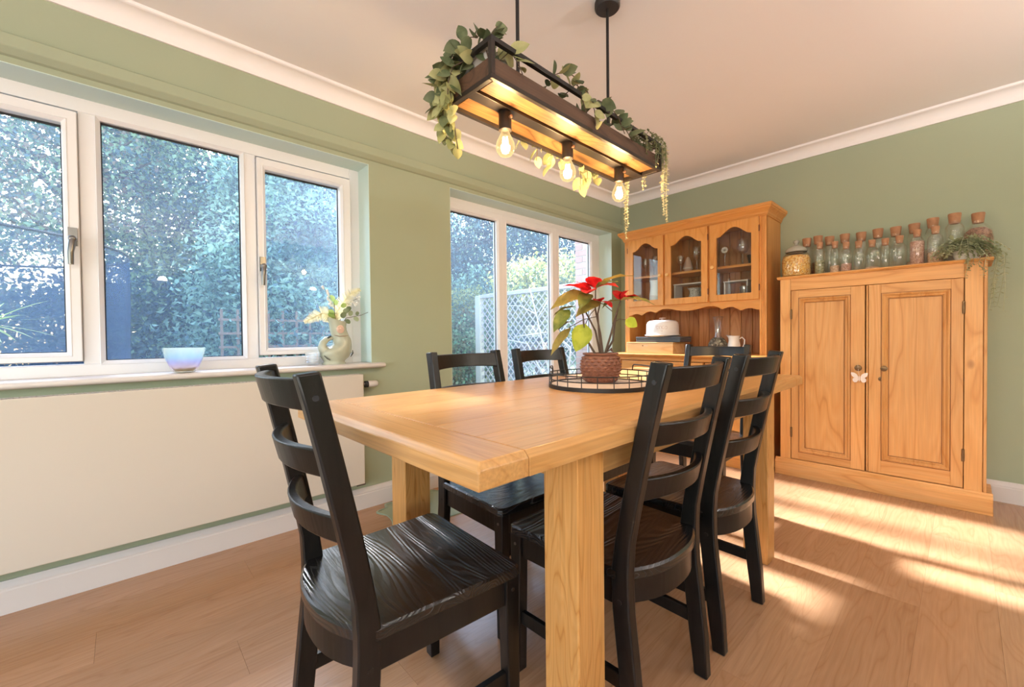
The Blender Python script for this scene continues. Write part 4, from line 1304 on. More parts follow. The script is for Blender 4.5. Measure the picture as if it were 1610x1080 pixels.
def frond(name, pts, parent, leaf, n, mat, w=0.45, stem=0.0012):
    """a stem with pairs of small pointed leaflets, one mesh"""
    P = [Vector(p) for p in pts]
    mb = MB().tube(P, stem, 5)
    segs = [(P[i + 1] - P[i]).length for i in range(len(P) - 1)]
    tot = sum(segs)
    for k in range(n):
        s_ = tot * (0.06 + 0.94 * k / (n - 1))
        i = 0
        while i < len(segs) - 1 and s_ > segs[i]:
            s_ -= segs[i]
            i += 1
        p = P[i] + (P[i + 1] - P[i]) * (s_ / segs[i])
        d = (P[i + 1] - P[i]).normalized()
        sd = d.cross(Vector((0.1, 0.2, 1.0)))
        if sd.length < 0.2:
            sd = d.cross(Vector((1, 0.3, 0.0)))
        sd.normalize()
        L = leaf * (1 - 0.45 * k / n) * R.uniform(0.85, 1.15)
        for s2 in (1, -1):
            dd = (sd * s2 + d * 0.55 + Vector((R.uniform(-.25, .25), R.uniform(-.25, .25), R.uniform(-.3, .1)))).normalized()
            ww = dd.cross(Vector((R.uniform(-.4, .4), R.uniform(-.4, .4), 1))).normalized() * L * w * 0.5
            mb.add([p, p + dd * L * 0.5 + ww, p + dd * L, p + dd * L * 0.5 - ww], [(0, 1, 2, 3)])
    o = obj(name, mb, mat, parent)
    return o


for k in range(50):
    a = R.uniform(0, 6.28) if k > 26 else R.uniform(-2.9, -0.2)
    L = R.uniform(0.08, 0.155)
    c, s_ = math.cos(a), math.sin(a) * 0.75
    z0 = 0.055
    rise = R.uniform(0.03, 0.085)
    frond('sprig', [(0.02 * c, 0.02 * s_, z0), (L * .45 * c, L * .45 * s_, z0 + rise), (L * .8 * c, L * .8 * s_, z0 + rise * .5), (L * 1.05 * c, min(L * 1.05 * s_, 0.2), z0 - 0.03 * R.uniform(0, 1))], fn_, 0.040, 10, FERN)
for k in range(12):
    x_ = 0.105 + R.uniform(-0.025, 0.035)
    y_ = R.uniform(-0.095, 0.03) if k < 6 else -0.10
    if k >= 6:
        x_ = R.uniform(-0.02, 0.09)
    zb = -R.uniform(0.10, 0.30) if k < 6 else -R.uniform(0.02, 0.12)
    frond('sprig', [(0.03, -0.02, 0.05), (x_ * .7, y_ * .8, 0.065), (x_ + 0.01, y_, 0.01), (x_ + R.uniform(-.01, .02), y_, zb * .5), (x_ + R.uniform(-.02, .03), y_ + R.uniform(-.01, .01), zb)], fn_, 0.028, 17, FERN)

# ------------------------------------------------------------------ things on the dresser worktop
bb = thing('bread_box', 'light pine box with a small round stamp standing on the dresser worktop', 'box', (0.560, 3.345, WT))
BBX = wood('pale_box_wood', (0.70, 0.40, 0.16), (0.82, 0.52, 0.24), (0.86, 0.58, 0.29), 'X', 6, 5, 0.4, 0.04, fibre=0.1)
obj('body', MB().box(-0.232, 0.205, 0.0, 0.22, 0.0, 0.086), BBX, bb, bevel=0.004)
obj('lid', MB().box(-0.232, 0.205, 0.0, 0.22, 0.087, 0.096), BBX, bb, bevel=0.003)
obj('stamp', yknob(MB(), -0.070, 0.066, 0.0005, [(0.006, 0), (0.006, 0.0012), (0.001, 0.0013)]), plain('stamp_brown', (0.25, 0.10, 0.05), 0.6), bb)
obj('stamp_line', MB().box(-0.058, -0.022, -0.0008, 0.001, 0.063, 0.069), plain('stamp_pale', (0.72, 0.58, 0.42), 0.6), bb)

gb = thing('charcoal_box', 'flat charcoal grey box under the white cake tin', 'box', (0.610, 3.40, WT + 0.097))
obj('base', MB().box(-0.205, 0.200, -0.02, 0.19, 0.0, 0.026), GREYBOX, gb, bevel=0.003)
obj('lid', MB().box(-0.207, 0.202, -0.022, 0.192, 0.027, 0.046), GREYBOX, gb, bevel=0.003)

ct = thing('cake_tin', 'white enamel domed cake tin with a knob and faint scroll pattern', 'tin', (0.606, 3.478, WT + 0.143))
obj('plate', MB().lathe([(0.095, 0.0), (0.138, 0.006), (0.150, 0.014), (0.147, 0.018), (0.10, 0.012)], 40), ENAMEL, ct, smooth=True)
dm = obj('dome', MB().lathe([(0.134, 0.014), (0.136, 0.018), (0.134, 0.105), (0.128, 0.124), (0.112, 0.138), (0.06, 0.146), (0.001, 0.148)], 40), ENAMEL, ct, smooth=True)
obj('knob', MB().lathe([(0.010, 0.145), (0.010, 0.155), (0.028, 0.158), (0.030, 0.163), (0.022, 0.167), (0.001, 0.168)], 20), plain('tin_knob', (0.62, 0.45, 0.36), 0.4), dm, smooth=True)
mb = MB()
for (cx_, cz, r, a0, a1) in ((-0.036, 0.080, 0.013, 0.7, 5.6), (-0.012, 0.078, 0.013, -1.0, 4.2), (0.012, 0.080, 0.013, 1.2, 6.0), (0.034, 0.078, 0.012, -2.2, 3.0), (0.0, 0.058, 0.010, 3.4, 6.0)):
    pts = []
    for i in range(11):
        a = a0 + (a1 - a0) * i / 10
        ux, uz = cx_ + r * math.cos(a) * (1 - .04 * i), cz + r * math.sin(a)
        th = ux / 0.1355
        pts.append((0.1362 * math.sin(th), -0.1362 * math.cos(th), uz))
    mb.tube(pts, 0.0011, 5)
obj('scroll_pattern', mb, plain('faded_print', (0.55, 0.36, 0.30), 0.6), dm)
ct.rotation_euler = (0, 0, math.radians(25))

dc = thing('pebble_decanter', 'round clear decanter with mottled dark body on the dresser', 'decanter', (1.046, 3.55, WT))
obj('body', MB().lathe([(0.045, 0.0), (0.066, 0.014), (0.074, 0.05), (0.070, 0.085), (0.050, 0.118), (0.030, 0.134)], 28), MOSAIC, dc, smooth=True)
obj('neck', MB().lathe([(0.034, 0.128), (0.027, 0.15), (0.026, 0.20), (0.030, 0.25), (0.040, 0.29), (0.043, 0.300)], 24, cap=False), CLEAR, dc, smooth=True)
obj('rim', MB().loft([[((0.042 + 0.003 * math.cos(b)) * math.cos(a), (0.042 + 0.003 * math.cos(b)) * math.sin(a), 0.300 + 0.003 * math.sin(b)) for b in (0, 1.57, 3.14, 4.71)] for a in [6.28318 * k / 28 for k in range(28)]], closed=True), CLEAR, dc, smooth=True)


def jug(name, label, cat, loc, rz, r, h, mat, hr=0.0045):
    t = thing(name, label, cat, loc, rz)
    n = 28
    rings = []
    for z, q, sp_ in ((0, .72, 0), (.04, .82, 0), (.3, .98, 0), (.5, .96, 0), (.72, .80, 0), (.88, .80, .10), (1.0, .90, .42)):
        rings.append([(r * q * math.cos(6.28318 * k / n) * (1 + sp_ * max(0, math.cos(6.28318 * k / n)) ** 4), r * q * math.sin(6.28318 * k / n), h * z + h * sp_ * 0.12 * max(0, math.cos(6.28318 * k / n)) ** 4) for k in range(n)])
    inner = [[(x * .90, y * .90, z) for x, y, z in rings[-1]], [(x * .85, y * .85, z) for x, y, z in rings[4]], [(x * .8, y * .8, z + .01) for x, y, z in rings[1]]]
    obj('body', MB().loft(rings + inner), mat, t, smooth=True, sharp=60)
    obj('handle', MB().tube([(-r * .82, 0, h * .84), (-r * 1.25, 0, h * .92), (-r * 1.6, 0, h * .78), (-r * 1.55, 0, h * .55), (-r * 1.2, 0, h * .30), (-r * .92, 0, h * .22)], [hr, hr * 1.1, hr * 1.1, hr * 1.05, hr, hr], 8), mat, t, smooth=True)
    return t


jug('milk_jug', 'small white jug with a thin loop handle beside the decanter', 'jug', (1.168, 3.555, WT), math.radians(180), 0.048, 0.145, CERAM)

# ------------------------------------------------------------------ inside the dresser cabinets
SH1, SH2 = 1.248, 1.538
t = jug('fluted_pitcher', 'white fluted pitcher behind the left glazed door', 'pitcher', (0.500, 3.57, SH1), math.radians(150), 0.062, 0.250, CERAM)
t = jug('patterned_mug', 'speckled grey mug under the white rack in the middle cabinet', 'mug', (0.855, 3.57, SH1), math.radians(180), 0.056, 0.150, grain_fill('speckled_glaze', [(0.25, 0.24, 0.22), (0.50, 0.48, 0.44), (0.62, 0.60, 0.55)], 160))
rk = thing('shelf_rack', 'white shelf rack standing in the middle cabinet', 'rack', (0.830, 3.60, SH1))
obj('top', MB().box(-0.155, 0.150, -0.06, 0.09, 0.185, 0.195), ENAMEL, rk, bevel=0.002)
for s_ in (-0.150, 0.139):
    obj('leg', MB().box(s_, s_ + 0.010, -0.055, 0.085, 0.0, 0.185), ENAMEL, rk)
rk2 = thing('shelf_rack', 'white shelf rack standing in the right cabinet', 'rack', (1.190, 3.62, SH1))
obj('top', MB().box(-0.11, 0.075, -0.05, 0.08, 0.172, 0.182), ENAMEL, rk2, bevel=0.002)
for s_ in (-0.105, 0.062):
    obj('leg', MB().box(s_, s_ + 0.010, -0.045, 0.075, 0.0, 0.172), ENAMEL, rk2)


def tumbler(name, label, cat, loc, r0, r1, h, mat, group=None):
    t = thing(name, label, cat, loc, 0, group)
    obj('body', MB().lathe([(r0 * .9, 0), (r0, 0.004), (r1, h), (r1 * .93, h), (r0 * .9, 0.010), (0.001, 0.009)], 22), mat, t, smooth=True, sharp=60)
    return t


tumbler('white_cup', 'tall white cup at the right end of the right cabinet', 'cup', (1.345, 3.545, SH1), 0.032, 0.040, 0.160, CERAM)


def wine_glass(label, x, y, z, r, h, grp='stemmed glasses in the dresser'):
    t = thing('wine_glass', label, 'glass', (x, y, z), 0, grp)
    obj('foot', MB().lathe([(r * .85, 0), (r * .85, .002), (0.006, 0.006), (0.004, h * .45)], 18), CLEAR, t, smooth=True)
    obj('bowl', MB().lathe([(0.004, h * .45), (r * .7, h * .52), (r, h * .7), (r * .85, h)], 20, cap=False), CLEAR, t, smooth=True)


wine_glass('stemmed glass at the left of the left cabinet top shelf', 0.400, 3.56, SH2, 0.034, 0.17)
wine_glass('stemmed glass in the middle of the left cabinet top shelf', 0.475, 3.60, SH2, 0.034, 0.19)
wine_glass('stemmed glass at the right of the left cabinet top shelf', 0.560, 3.56, SH2, 0.032, 0.16)
wine_glass('stemmed glass at the left of the middle cabinet top shelf', 0.735, 3.56, SH2, 0.034, 0.15)
wine_glass('tallest stemmed glass in the middle cabinet top shelf', 0.865, 3.58, SH2, 0.035, 0.21)
wine_glass('stemmed glass at the right of the middle cabinet top shelf', 0.950, 3.60, SH2, 0.034, 0.17)
wine_glass('large round stemmed glass in the right cabinet top shelf', 1.225, 3.58, SH2, 0.045, 0.21)
wine_glass('stemmed glass at the right end of the right cabinet top shelf', 1.325, 3.60, SH2, 0.035, 0.22)
tumbler('tumbler', 'clear tumbler under the right cabinet shelf rack', 'glass', (1.240, 3.56, SH1), 0.026, 0.032, 0.130, CLEAR)
ps = thing('pear_ornament', 'small pink pear shaped ornament on the middle cabinet shelf', 'ornament', (0.800, 3.555, SH2))
obj('body', MB().lathe([(0.018, 0), (0.036, 0.02), (0.038, 0.04), (0.024, 0.09), (0.012, 0.125), (0.001, 0.13)], 20), plain('blush_glaze', (0.52, 0.36, 0.30), 0.4), ps, smooth=True)
obj('collar', MB().loft([[((0.038 + 0.004 * math.cos(b)) * math.cos(a), (0.038 + 0.004 * math.cos(b)) * math.sin(a), 0.030 + 0.004 * math.sin(b)) for b in (0, 1.57, 3.14, 4.71)] for a in [6.28318 * k / 20 for k in range(20)]], closed=True), CERAM, ps, smooth=True)
dk = thing('dark_bowl', 'dark low bowl behind the round glass in the right cabinet', 'bowl', (1.285, 3.68, SH2))
obj('body', MB().lathe([(0.03, 0), (0.045, 0.01), (0.06, 0.09), (0.056, 0.09), (0.04, 0.015), (0.001, 0.012)], 22), plain('dark_glaze', (0.06, 0.04, 0.035), 0.3), dk, smooth=True)
fl = thing('flower_candle', 'small white flower shaped ornament on a stem in the right cabinet', 'ornament', (1.110, 3.53, SH2))
obj('stem', MB().tube([(0, 0, 0), (0, 0, 0.115)], 0.002, 6), CLEAR, fl)
obj('foot', MB().lathe([(0.018, 0), (0.018, 0.004), (0.003, 0.008)], 16), CLEAR, fl, smooth=True)
for k in range(8):
    a = 6.28318 * k / 8
    obj('petal', MB().loft([[(0.010 * math.cos(a + q) , -0.004, 0.135 + 0.010 * math.sin(a + q)) for q in (-.35, .35)] + [(0.025 * math.cos(a + q), -0.008, 0.135 + 0.025 * math.sin(a + q)) for q in (.33, 0, -.33)],
                            [(0.010 * math.cos(a + q) , 0.0, 0.135 + 0.010 * math.sin(a + q)) for q in (-.35, .35)] + [(0.025 * math.cos(a + q), -0.004, 0.135 + 0.025 * math.sin(a + q)) for q in (.33, 0, -.33)]]), CERAM, fl)
obj('heart', yknob(MB(), 0, 0.135, -0.002, [(0.010, 0), (0.009, 0.006), (0.002, 0.008)]), plain('grey_heart', (0.3, 0.27, 0.25), 0.5), fl, smooth=True)

# ------------------------------------------------------------------ poinsettia on its wire tray
TRX, TRY, TRR = 1.428, 1.385, 0.200
ty = thing('wire_tray', 'round black wire tray with raised handles and a pale wooden base', 'tray', (TRX, TRY, TZ))
torus = lambda rad, z, r, n=48: [[((rad + r * math.cos(b)) * math.cos(a), (rad + r * math.cos(b)) * math.sin(a), z + r * math.sin(b)) for b in [6.28318 * j / 6 for j in range(6)]] for a in [6.28318 * k / n for k in range(n)]]
obj('base', MB().lathe([(TRR - 0.006, 0.003), (TRR - 0.006, 0.011)], 48), plain('pale_tray_wood', (0.62, 0.50, 0.42), 0.5, vary=0.1), ty, smooth=True)
obj('rim', MB().loft([[(r * math.cos(6.28318 * k / 48), r * math.sin(6.28318 * k / 48), z) for k in range(48)] for r, z in ((TRR - 0.004, 0.0), (TRR + 0.003, 0.0), (TRR + 0.003, 0.015), (TRR - 0.004, 0.015))], closed=True), BLACKMET, ty, smooth=True)
for z in (0.034, 0.055):
    obj('ring', MB().loft(torus(TRR, z, 0.0024), closed=True), BLACKMET, ty, smooth=True)
mb = MB()
for k in range(22):
    a = 6.28318 * (k + 0.5) / 22
    obj('upright', MB().tube([(TRR * math.cos(a), TRR * math.sin(a), 0.012), (TRR * math.cos(a), TRR * math.sin(a), 0.056)], 0.0018, 6), BLACKMET, ty)
ax = math.atan2(rt.y, rt.x)
for k, s_ in enumerate((0, math.pi)):
    pts = []
    for da, z in ((-0.38, 0.055), (-0.36, 0.074), (-0.33, 0.078), (-0.11, 0.078), (0.11, 0.078), (0.33, 0.078), (0.36, 0.074), (0.38, 0.055)):
        a = ax + s_ + da + (0.25 if s_ == 0 else -0.1)
        pts.append(((TRR) * math.cos(a), (TRR) * math.sin(a), z))
    obj('handle', MB().tube(pts, 0.0026, 6), BLACKMET, ty, smooth=True)

po = thing('poinsettia', 'red poinsettia with bare stems in a woven brown pot on the tray', 'plant', (1.388, 1.445, TZ + 0.011))
POT = plain('brown_basket', (0.19, 0.070, 0.038), 0.55, vary=0.2, vscale=30)
n, mrows = 40, 18
rings = []
for j in range(mrows + 1):
    f = j / mrows
    z = f * 0.118
    rr = 0.060 + 0.019 * math.sin(min(1, f * 1.15) * math.pi * 0.80) - (0.010 if f > 0.93 else 0)
    ring_ = []
    for k in range(n):
        a = 6.28318 * k / n
        bumpy = 0.0028 * abs(math.sin(a * 10 + (j // 2) * math.pi / 2)) * (0.0 if f > 0.92 or f < 0.03 else 1.0) * (0.6 + 0.4 * math.sin(j * math.pi))
        ring_.append(((rr + bumpy) * math.cos(a), (rr + bumpy) * math.sin(a), z))
    rings.append(ring_)
pot = obj('pot', MB().loft(rings + [[(p[0] * .9, p[1] * .9, p[2]) for p in rings[-1]], [(p[0] * .85, p[1] * .85, 0.100) for p in rings[-1]]]), POT, po, smooth=True, sharp=70)
for j in range(8):
    z = 0.012 + j * 0.0125
    f = z / 0.118
    rr = 0.0605 + 0.019 * math.sin(min(1, f * 1.15) * math.pi * 0.80)
    for k in range(18):
        a = 6.28318 * (k + (0.5 if j % 2 else 0)) / 18
        da, dz, o_ = 0.165, 0.0068, 0.0075
        P_ = lambda aa, zz, r_: (r_ * math.cos(aa), r_ * math.sin(aa), zz)
        obj('weave', MB().add([P_(a - da, z, rr), P_(a, z - dz, rr), P_(a + da, z, rr), P_(a, z + dz, rr), P_(a, z, rr + o_)], [(0, 1, 4), (1, 2, 4), (2, 3, 4), (3, 0, 4)]), POT, pot)
obj('rim', MB().loft(torus(0.069, 0.116, 0.004, 40), closed=True), POT, pot, smooth=True)
SOIL = plain('dark_soil', (0.05, 0.025, 0.018), 0.95, bump=1.0, bscale=60)
obj('soil', MB().lathe([(0.066, 0.100), (0.055, 0.112), (0.03, 0.116), (0.001, 0.118)], 24), SOIL, po, smooth=True)
obj('dry_leaf', MB().add([(0.035, -0.02, 0.118), (0.055, -0.01, 0.130), (0.046, 0.012, 0.142), (0.030, 0.004, 0.122), (0.062, 0.005, 0.118)], [(0, 1, 2, 3), (1, 4, 2)]), plain('dry_leaf', (0.06, 0.03, 0.025), 0.8), po)
STM = plain('plant_stem', (0.09, 0.055, 0.035), 0.7)
RED = leaf_mat('red_bract', (0.50, 0.012, 0.02), (0.72, 0.03, 0.04), 0.3, 0.45, 30)
LGREEN = leaf_mat('poinsettia_leaf', (0.10, 0.14, 0.03), (0.24, 0.26, 0.06), 0.35, 0.42, 20)
LLIME = leaf_mat('lime_leaf', (0.40, 0.50, 0.04), (0.58, 0.66, 0.08), 0.45, 0.42, 20)
LOLIVE = leaf_mat('olive_leaf', (0.22, 0.17, 0.045), (0.34, 0.27, 0.07), 0.35, 0.42, 20)
U = rt.copy()                       # to the right as the room is entered
Wd = Vector((fw.x, fw.y, 0)).normalized()


def pl(u, w, z):
    v = U * u + Wd * w
    return Vector((v.x, v.y, z))


def big_leaf(parent, base, tip, width, mat, up_=Vector((0, 0, 1)), bend=0.15, fold=0.25, name='leaf', nseg=7, mesh_only=False):
    """pointed leaf with folded midrib and a drooping tip"""
    base, tip = Vector(base), Vector(tip)
    d = tip - base
    L = d.length
    dn = d.normalized()
    sd = dn.cross(up_)
    if sd.length < 1e-3:
        sd = dn.cross(Vector((1, 0.2, 0)))
    sd.normalize()
    nn = sd.cross(dn).normalized()
    rows = []
    for i in range(nseg + 1):
        f = i / nseg
        w = width * 0.5 * (math.sin(math.pi * min(1, f ** 0.75)) ** 0.85 if 0 < f < 1 else 0.0)
        c = base + d * f + nn * (L * bend * math.sin(math.pi * f) * 1.0)
        wv = 0.02 * L * math.sin(i * 2.3)
        rows.append([c - sd * w + nn * (w * fold + wv), c, c + sd * w + nn * (w * fold - wv)])
    mb = MB()
    vs = [p for r in rows for p in r]
    fs = []
    for i in range(nseg):
        a, b = i * 3, (i + 1) * 3
        fs += [(a, a + 1, b + 1, b), (a + 1, a + 2, b + 2, b + 1)]
    mb.add(vs, fs)
    return obj(name, mb, mat, parent, smooth=True, sharp=180)


hub = {'a': pl(-0.018, 0.0, 0.385), 'b': pl(-0.045, 0.01, 0.365), 'c': pl(0.085, 0.0, 0.335), 'd': pl(-0.11, 0.0, 0.24), 'e': pl(0.0, -0.01, 0.33)}
for key, pts in {'a': [pl(0.01, 0, 0.112), pl(0.0, 0, 0.20), pl(-0.02, 0, 0.30), hub['a']], 'b': [pl(0.0, 0.0, 0.112), pl(-0.02, 0, 0.21), pl(-0.06, 0.0, 0.29), hub['b']],
                 'c': [pl(0.018, 0, 0.112), pl(0.045, 0, 0.20), pl(0.06, 0, 0.26), hub['c']], 'd': [pl(-0.02, 0, 0.112), pl(-0.065, 0, 0.19), pl(-0.07, 0, 0.27), pl(-0.085, 0, 0.34)],
                 'e': [pl(0.005, -.01, 0.112), pl(-0.008, -.01, 0.2), pl(-0.012, -.01, 0.28), hub['e']], 'f': [pl(0.02, 0.01, 0.112), pl(0.055, 0.01, 0.17), pl(0.065, 0.01, 0.25), pl(0.075, 0, 0.3)]}.items():
    obj('stem', MB().tube(pts, [0.0052, 0.0042, 0.0034, 0.0025], 7), STM, po, smooth=True)
for p, q in ((pl(-0.02, 0, 0.30), pl(-0.06, 0, 0.24)), (pl(0.05, 0, 0.24), pl(0.105, 0, 0.255)), (pl(-0.01, 0, 0.27), pl(-0.13, 0, 0.225)), (pl(-0.02, 0, 0.33), pl(0.05, 0, 0.29))):
    obj('stem', MB().tube([p, (p + q) / 2 + Vector((0, 0, 0.01)), q], 0.0018, 6), STM, po)
for b, t_, w, mt in (
        # red bracts
        (hub['b'], pl(-0.155, -0.02, 0.395), 0.075, RED), (hub['b'], pl(-0.075, -0.10, 0.355), 0.075, RED), (hub['b'], pl(-0.09, 0.05, 0.42), 0.07, RED),
        (hub['a'], pl(-0.055, -0.06, 0.425), 0.07, RED), (hub['a'], pl(0.045, 0.01, 0.425), 0.065, RED), (hub['a'], pl(-0.01, 0.07, 0.43), 0.06, RED), (hub['a'], pl(0.09, 0.05, 0.395), 0.06, RED), (hub['a'], pl(-0.10, 0.03, 0.40), 0.065, RED),
        (hub['e'], pl(0.035, -0.06, 0.30), 0.05, RED), (hub['e'], pl(-0.035, -0.07, 0.33), 0.05, RED),
        (hub['c'], pl(0.045, -0.04, 0.372), 0.05, RED), (hub['c'], pl(0.115, -0.02, 0.375), 0.055, RED), (hub['c'], pl(0.165, 0.02, 0.352), 0.05, RED), (hub['c'], pl(0.09, 0.06, 0.37), 0.05, RED),
        # green and olive leaves
        (hub['b'], pl(-0.205, 0.0, 0.300), 0.075, LOLIVE), (hub['b'], pl(-0.095, -0.07, 0.295), 0.06, LGREEN), (hub['e'], pl(-0.11, -0.05, 0.265), 0.06, LOLIVE),
        (hub['a'], pl(0.125, -0.04, 0.430), 0.062, LOLIVE), (hub['a'], pl(0.06, -0.08, 0.40), 0.05, LGREEN),
        (hub['c'], pl(0.225, 0.0, 0.315), 0.05, LGREEN), (hub['c'], pl(0.19, 0.05, 0.340), 0.045, LGREEN), (hub['c'], pl(0.0, -0.04, 0.300), 0.05, LGREEN), (hub['c'], pl(0.15, -0.06, 0.325), 0.045, LOLIVE),
        (pl(0.105, 0, 0.255), pl(0.150, -0.01, 0.225), 0.05, LLIME),
        (pl(-0.06, 0, 0.240), pl(-0.105, -0.015, 0.125), 0.085, LLIME),
        (pl(-0.125, 0, 0.300), pl(-0.195, -0.02, 0.205), 0.06, LGREEN), (pl(-0.115, 0, 0.25), pl(-0.175, -0.03, 0.215), 0.06, LOLIVE), (pl(-0.12, 0, 0.225), pl(-0.205, 0.0, 0.110), 0.04, LOLIVE), (pl(-0.10, 0, 0.31), pl(-0.19, 0.03, 0.275), 0.05, LGREEN)):
    up_ = Vector((0, 0, 1))
    if mt is LLIME:
        up_ = (-Wd + Vector((0, 0, 0.25)))
    elif abs((t_ - b).z) > 0.06:
        up_ = (Vector((0, 0, 1)) - Wd * 0.8)
    big_leaf(po, b, t_, w, mt, up_, 0.10 if mt is not LLIME else 0.02, 0.25, 'bract' if mt is RED else 'leaf')

# ------------------------------------------------------------------ things on the window sill
SZ = 0.855
IRI = NT('iridescent_glass')
sepz = IRI.n('SeparateXYZ', Vector=IRI.coords())
zz = IRI.math('MULTIPLY', sepz.outputs[2], 9.0)
nzc = IRI.n('TexNoise', Vector=IRI.coords(), Scale=30.0, Detail=2.0)
zz2 = IRI.math('ADD', zz, IRI.math('MULTIPLY', nzc.outputs[0], 0.14))
icol = IRI.ramp(zz2, [(0.08, (0.93, 0.93, 0.80)), (0.30, (0.98, 0.88, 0.93)), (0.52, (0.80, 0.80, 0.99)), (0.72, (0.80, 0.95, 1.0)), (0.95, (0.93, 1.0, 0.97))])
fr = IRI.math('MULTIPLY_ADD', IRI.math('POWER', IRI.n('LayerWeight', Blend=0.5).outputs['Facing'], 3.0), 0.75, 0.10)
tb1 = IRI.n('BsdfTransparent', Color=icol)
tl1 = IRI.n('BsdfTranslucent', Color=icol)
gl1 = IRI.n('BsdfGlossy', Color=icol, Roughness=0.06)
mxa = IRI.n('MixShader')
mxa.inputs[0].default_value = 0.35
IRI.put(mxa.inputs[1], tb1)
IRI.put(mxa.inputs[2], tl1)
mxb = IRI.n('MixShader')
IRI.put(mxb.inputs[0], fr)
IRI.put(mxb.inputs[1], mxa)
IRI.put(mxb.inputs[2], gl1)
IRI.t.links.new(mxb.outputs[0], IRI.out.inputs[0])
ib = thing('iridescent_bowl', 'flared iridescent glass bowl of shells on the window sill', 'bowl', (0.005, 0.203, SZ))
prof = [(0.026, 0.0), (0.040, 0.004), (0.055, 0.030), (0.068, 0.062), (0.078, 0.100), (0.080, 0.112), (0.0785, 0.112), (0.066, 0.062), (0.052, 0.030), (0.036, 0.008), (0.001, 0.007)]
obj('glass', MB().lathe(prof, 40), IRI.m, ib, smooth=True, sharp=70)
obj('sand', MB().lathe([(0.034, 0.0085), (0.046, 0.024), (0.030, 0.030), (0.001, 0.033)], 24), plain('green_sand', (0.55, 0.56, 0.36), 0.8, vary=0.2, vscale=90), ib, smooth=True)
SHELL = plain('shell', (0.88, 0.78, 0.74), 0.4, vary=0.12, vscale=30)
for k in range(6):
    a, r_ = R.uniform(0, 6.28), R.uniform(0.005, 0.030)
    s0 = thing('seashell', 'pale pink seashell lying in the iridescent bowl', 'seashell', (0.005 + r_ * math.cos(a), 0.203 + r_ * math.sin(a), SZ + 0.032 + R.uniform(0, 0.008)), R.uniform(0, 6), 'seashells in the iridescent bowl')
    obj('whorl', MB().lathe([(0.001, -0.004), (0.009, 0.0), (0.012, 0.005), (0.008, 0.010), (0.006, 0.012), (0.003, 0.018), (0.0005, 0.022)], 12), SHELL, s0, smooth=True)

CEL = NT('celadon_glaze')
nzv = CEL.n('TexNoise', Vector=CEL.coords(), Scale=14.0, Detail=3.0)
CEL.bsdf(Base_Color=CEL.mix(nzv.outputs[0], (0.36, 0.40, 0.32), (0.50, 0.52, 0.42)), Roughness=0.22)
VX = -0.045
vs_ = thing('fish_vase', 'pale celadon fish shaped jug vase with a curled tail on the window sill', 'vase', (VX, 0.885, SZ))


def ell(cy, z, ry, rx, tilt=0.0, n=28):
    return [(rx * math.cos(6.28318 * k / n), cy + ry * math.sin(6.28318 * k / n), z + tilt * math.sin(6.28318 * k / n)) for k in range(n)]


rings = [ell(0.0, 0.0, 0.064, 0.045), ell(0.0, 0.006, 0.066, 0.046), ell(0.0, 0.014, 0.056, 0.040), ell(0.002, 0.022, 0.060, 0.042), ell(0.006, 0.042, 0.078, 0.052), ell(0.010, 0.066, 0.086, 0.056), ell(0.016, 0.085, 0.084, 0.055, 0.004),
         ell(0.034, 0.104, 0.066, 0.050, 0.010), ell(0.046, 0.122, 0.052, 0.045, 0.010), ell(0.045, 0.140, 0.049, 0.042, 0.006), ell(0.038, 0.160, 0.049, 0.040), ell(0.030, 0.182, 0.049, 0.038, -0.004), ell(0.024, 0.206, 0.048, 0.037, -0.010), ell(0.021, 0.230, 0.049, 0.037, -0.015), ell(0.018, 0.252, 0.055, 0.038, -0.014)]
inn = [ell(0.018, 0.250, 0.049, 0.033, -0.014), ell(0.024, 0.215, 0.041, 0.031, -0.010), ell(0.03, 0.19, 0.038, 0.03)]
vb = obj('body', MB().loft(rings + inn), CEL.m, vs_, smooth=True, sharp=75)
obj('tail', MB().tube([(0, -0.030, 0.062), (0, -0.052, 0.078), (0, -0.064, 0.100), (0, -0.058, 0.125), (0, -0.040, 0.142), (0, -0.018, 0.150), (0, -0.004, 0.152)], [0.034, 0.030, 0.025, 0.020, 0.016, 0.013, 0.010], 16), CEL.m, vs_, smooth=True)
DKG = plain('dark_glaze_line', (0.05, 0.06, 0.05), 0.4)
obj('tail_tip', MB().tube([(0.012, -0.040, 0.150), (0.012, -0.028, 0.157), (0.010, -0.018, 0.160)], [0.004, 0.007, 0.003], 8), DKG, vs_, smooth=True)
obj('fin', MB().tube([(0.034, 0.082, 0.040), (0.038, 0.094, 0.062), (0.030, 0.0955, 0.078)], [0.002, 0.004, 0.002], 8), DKG, vs_, smooth=True)
obj('fin', MB().tube([(0.034, -0.066, 0.052), (0.040, -0.050, 0.034), (0.040, -0.035, 0.026)], [0.002, 0.0035, 0.002], 8), DKG, vs_, smooth=True)
obj('eye', MB().lathe([(0.001, -0.003), (0.022, -0.003), (0.020, 0.003), (0.012, 0.005), (0.010, 0.002), (0.004, 0.004), (0.001, 0.005)], 20), plain('pink_eye_glaze', (0.60, 0.42, 0.33), 0.3), vb, smooth=True)
eye = vb.children[0]
eye.location = (0.036, 0.024, 0.200)
eye.rotation_euler = (0.0, math.radians(88), math.radians(-12))
eye.scale = (1.15, 1.0, 1.0)
obj('mouth_line', MB().tube([(0.036, -0.012, 0.166), (0.042, 0.014, 0.160), (0.043, 0.040, 0.160), (0.034, 0.070, 0.164)], [0.001, 0.002, 0.002, 0.001], 6), plain('brown_line', (0.28, 0.17, 0.12), 0.4), vs_, smooth=True)

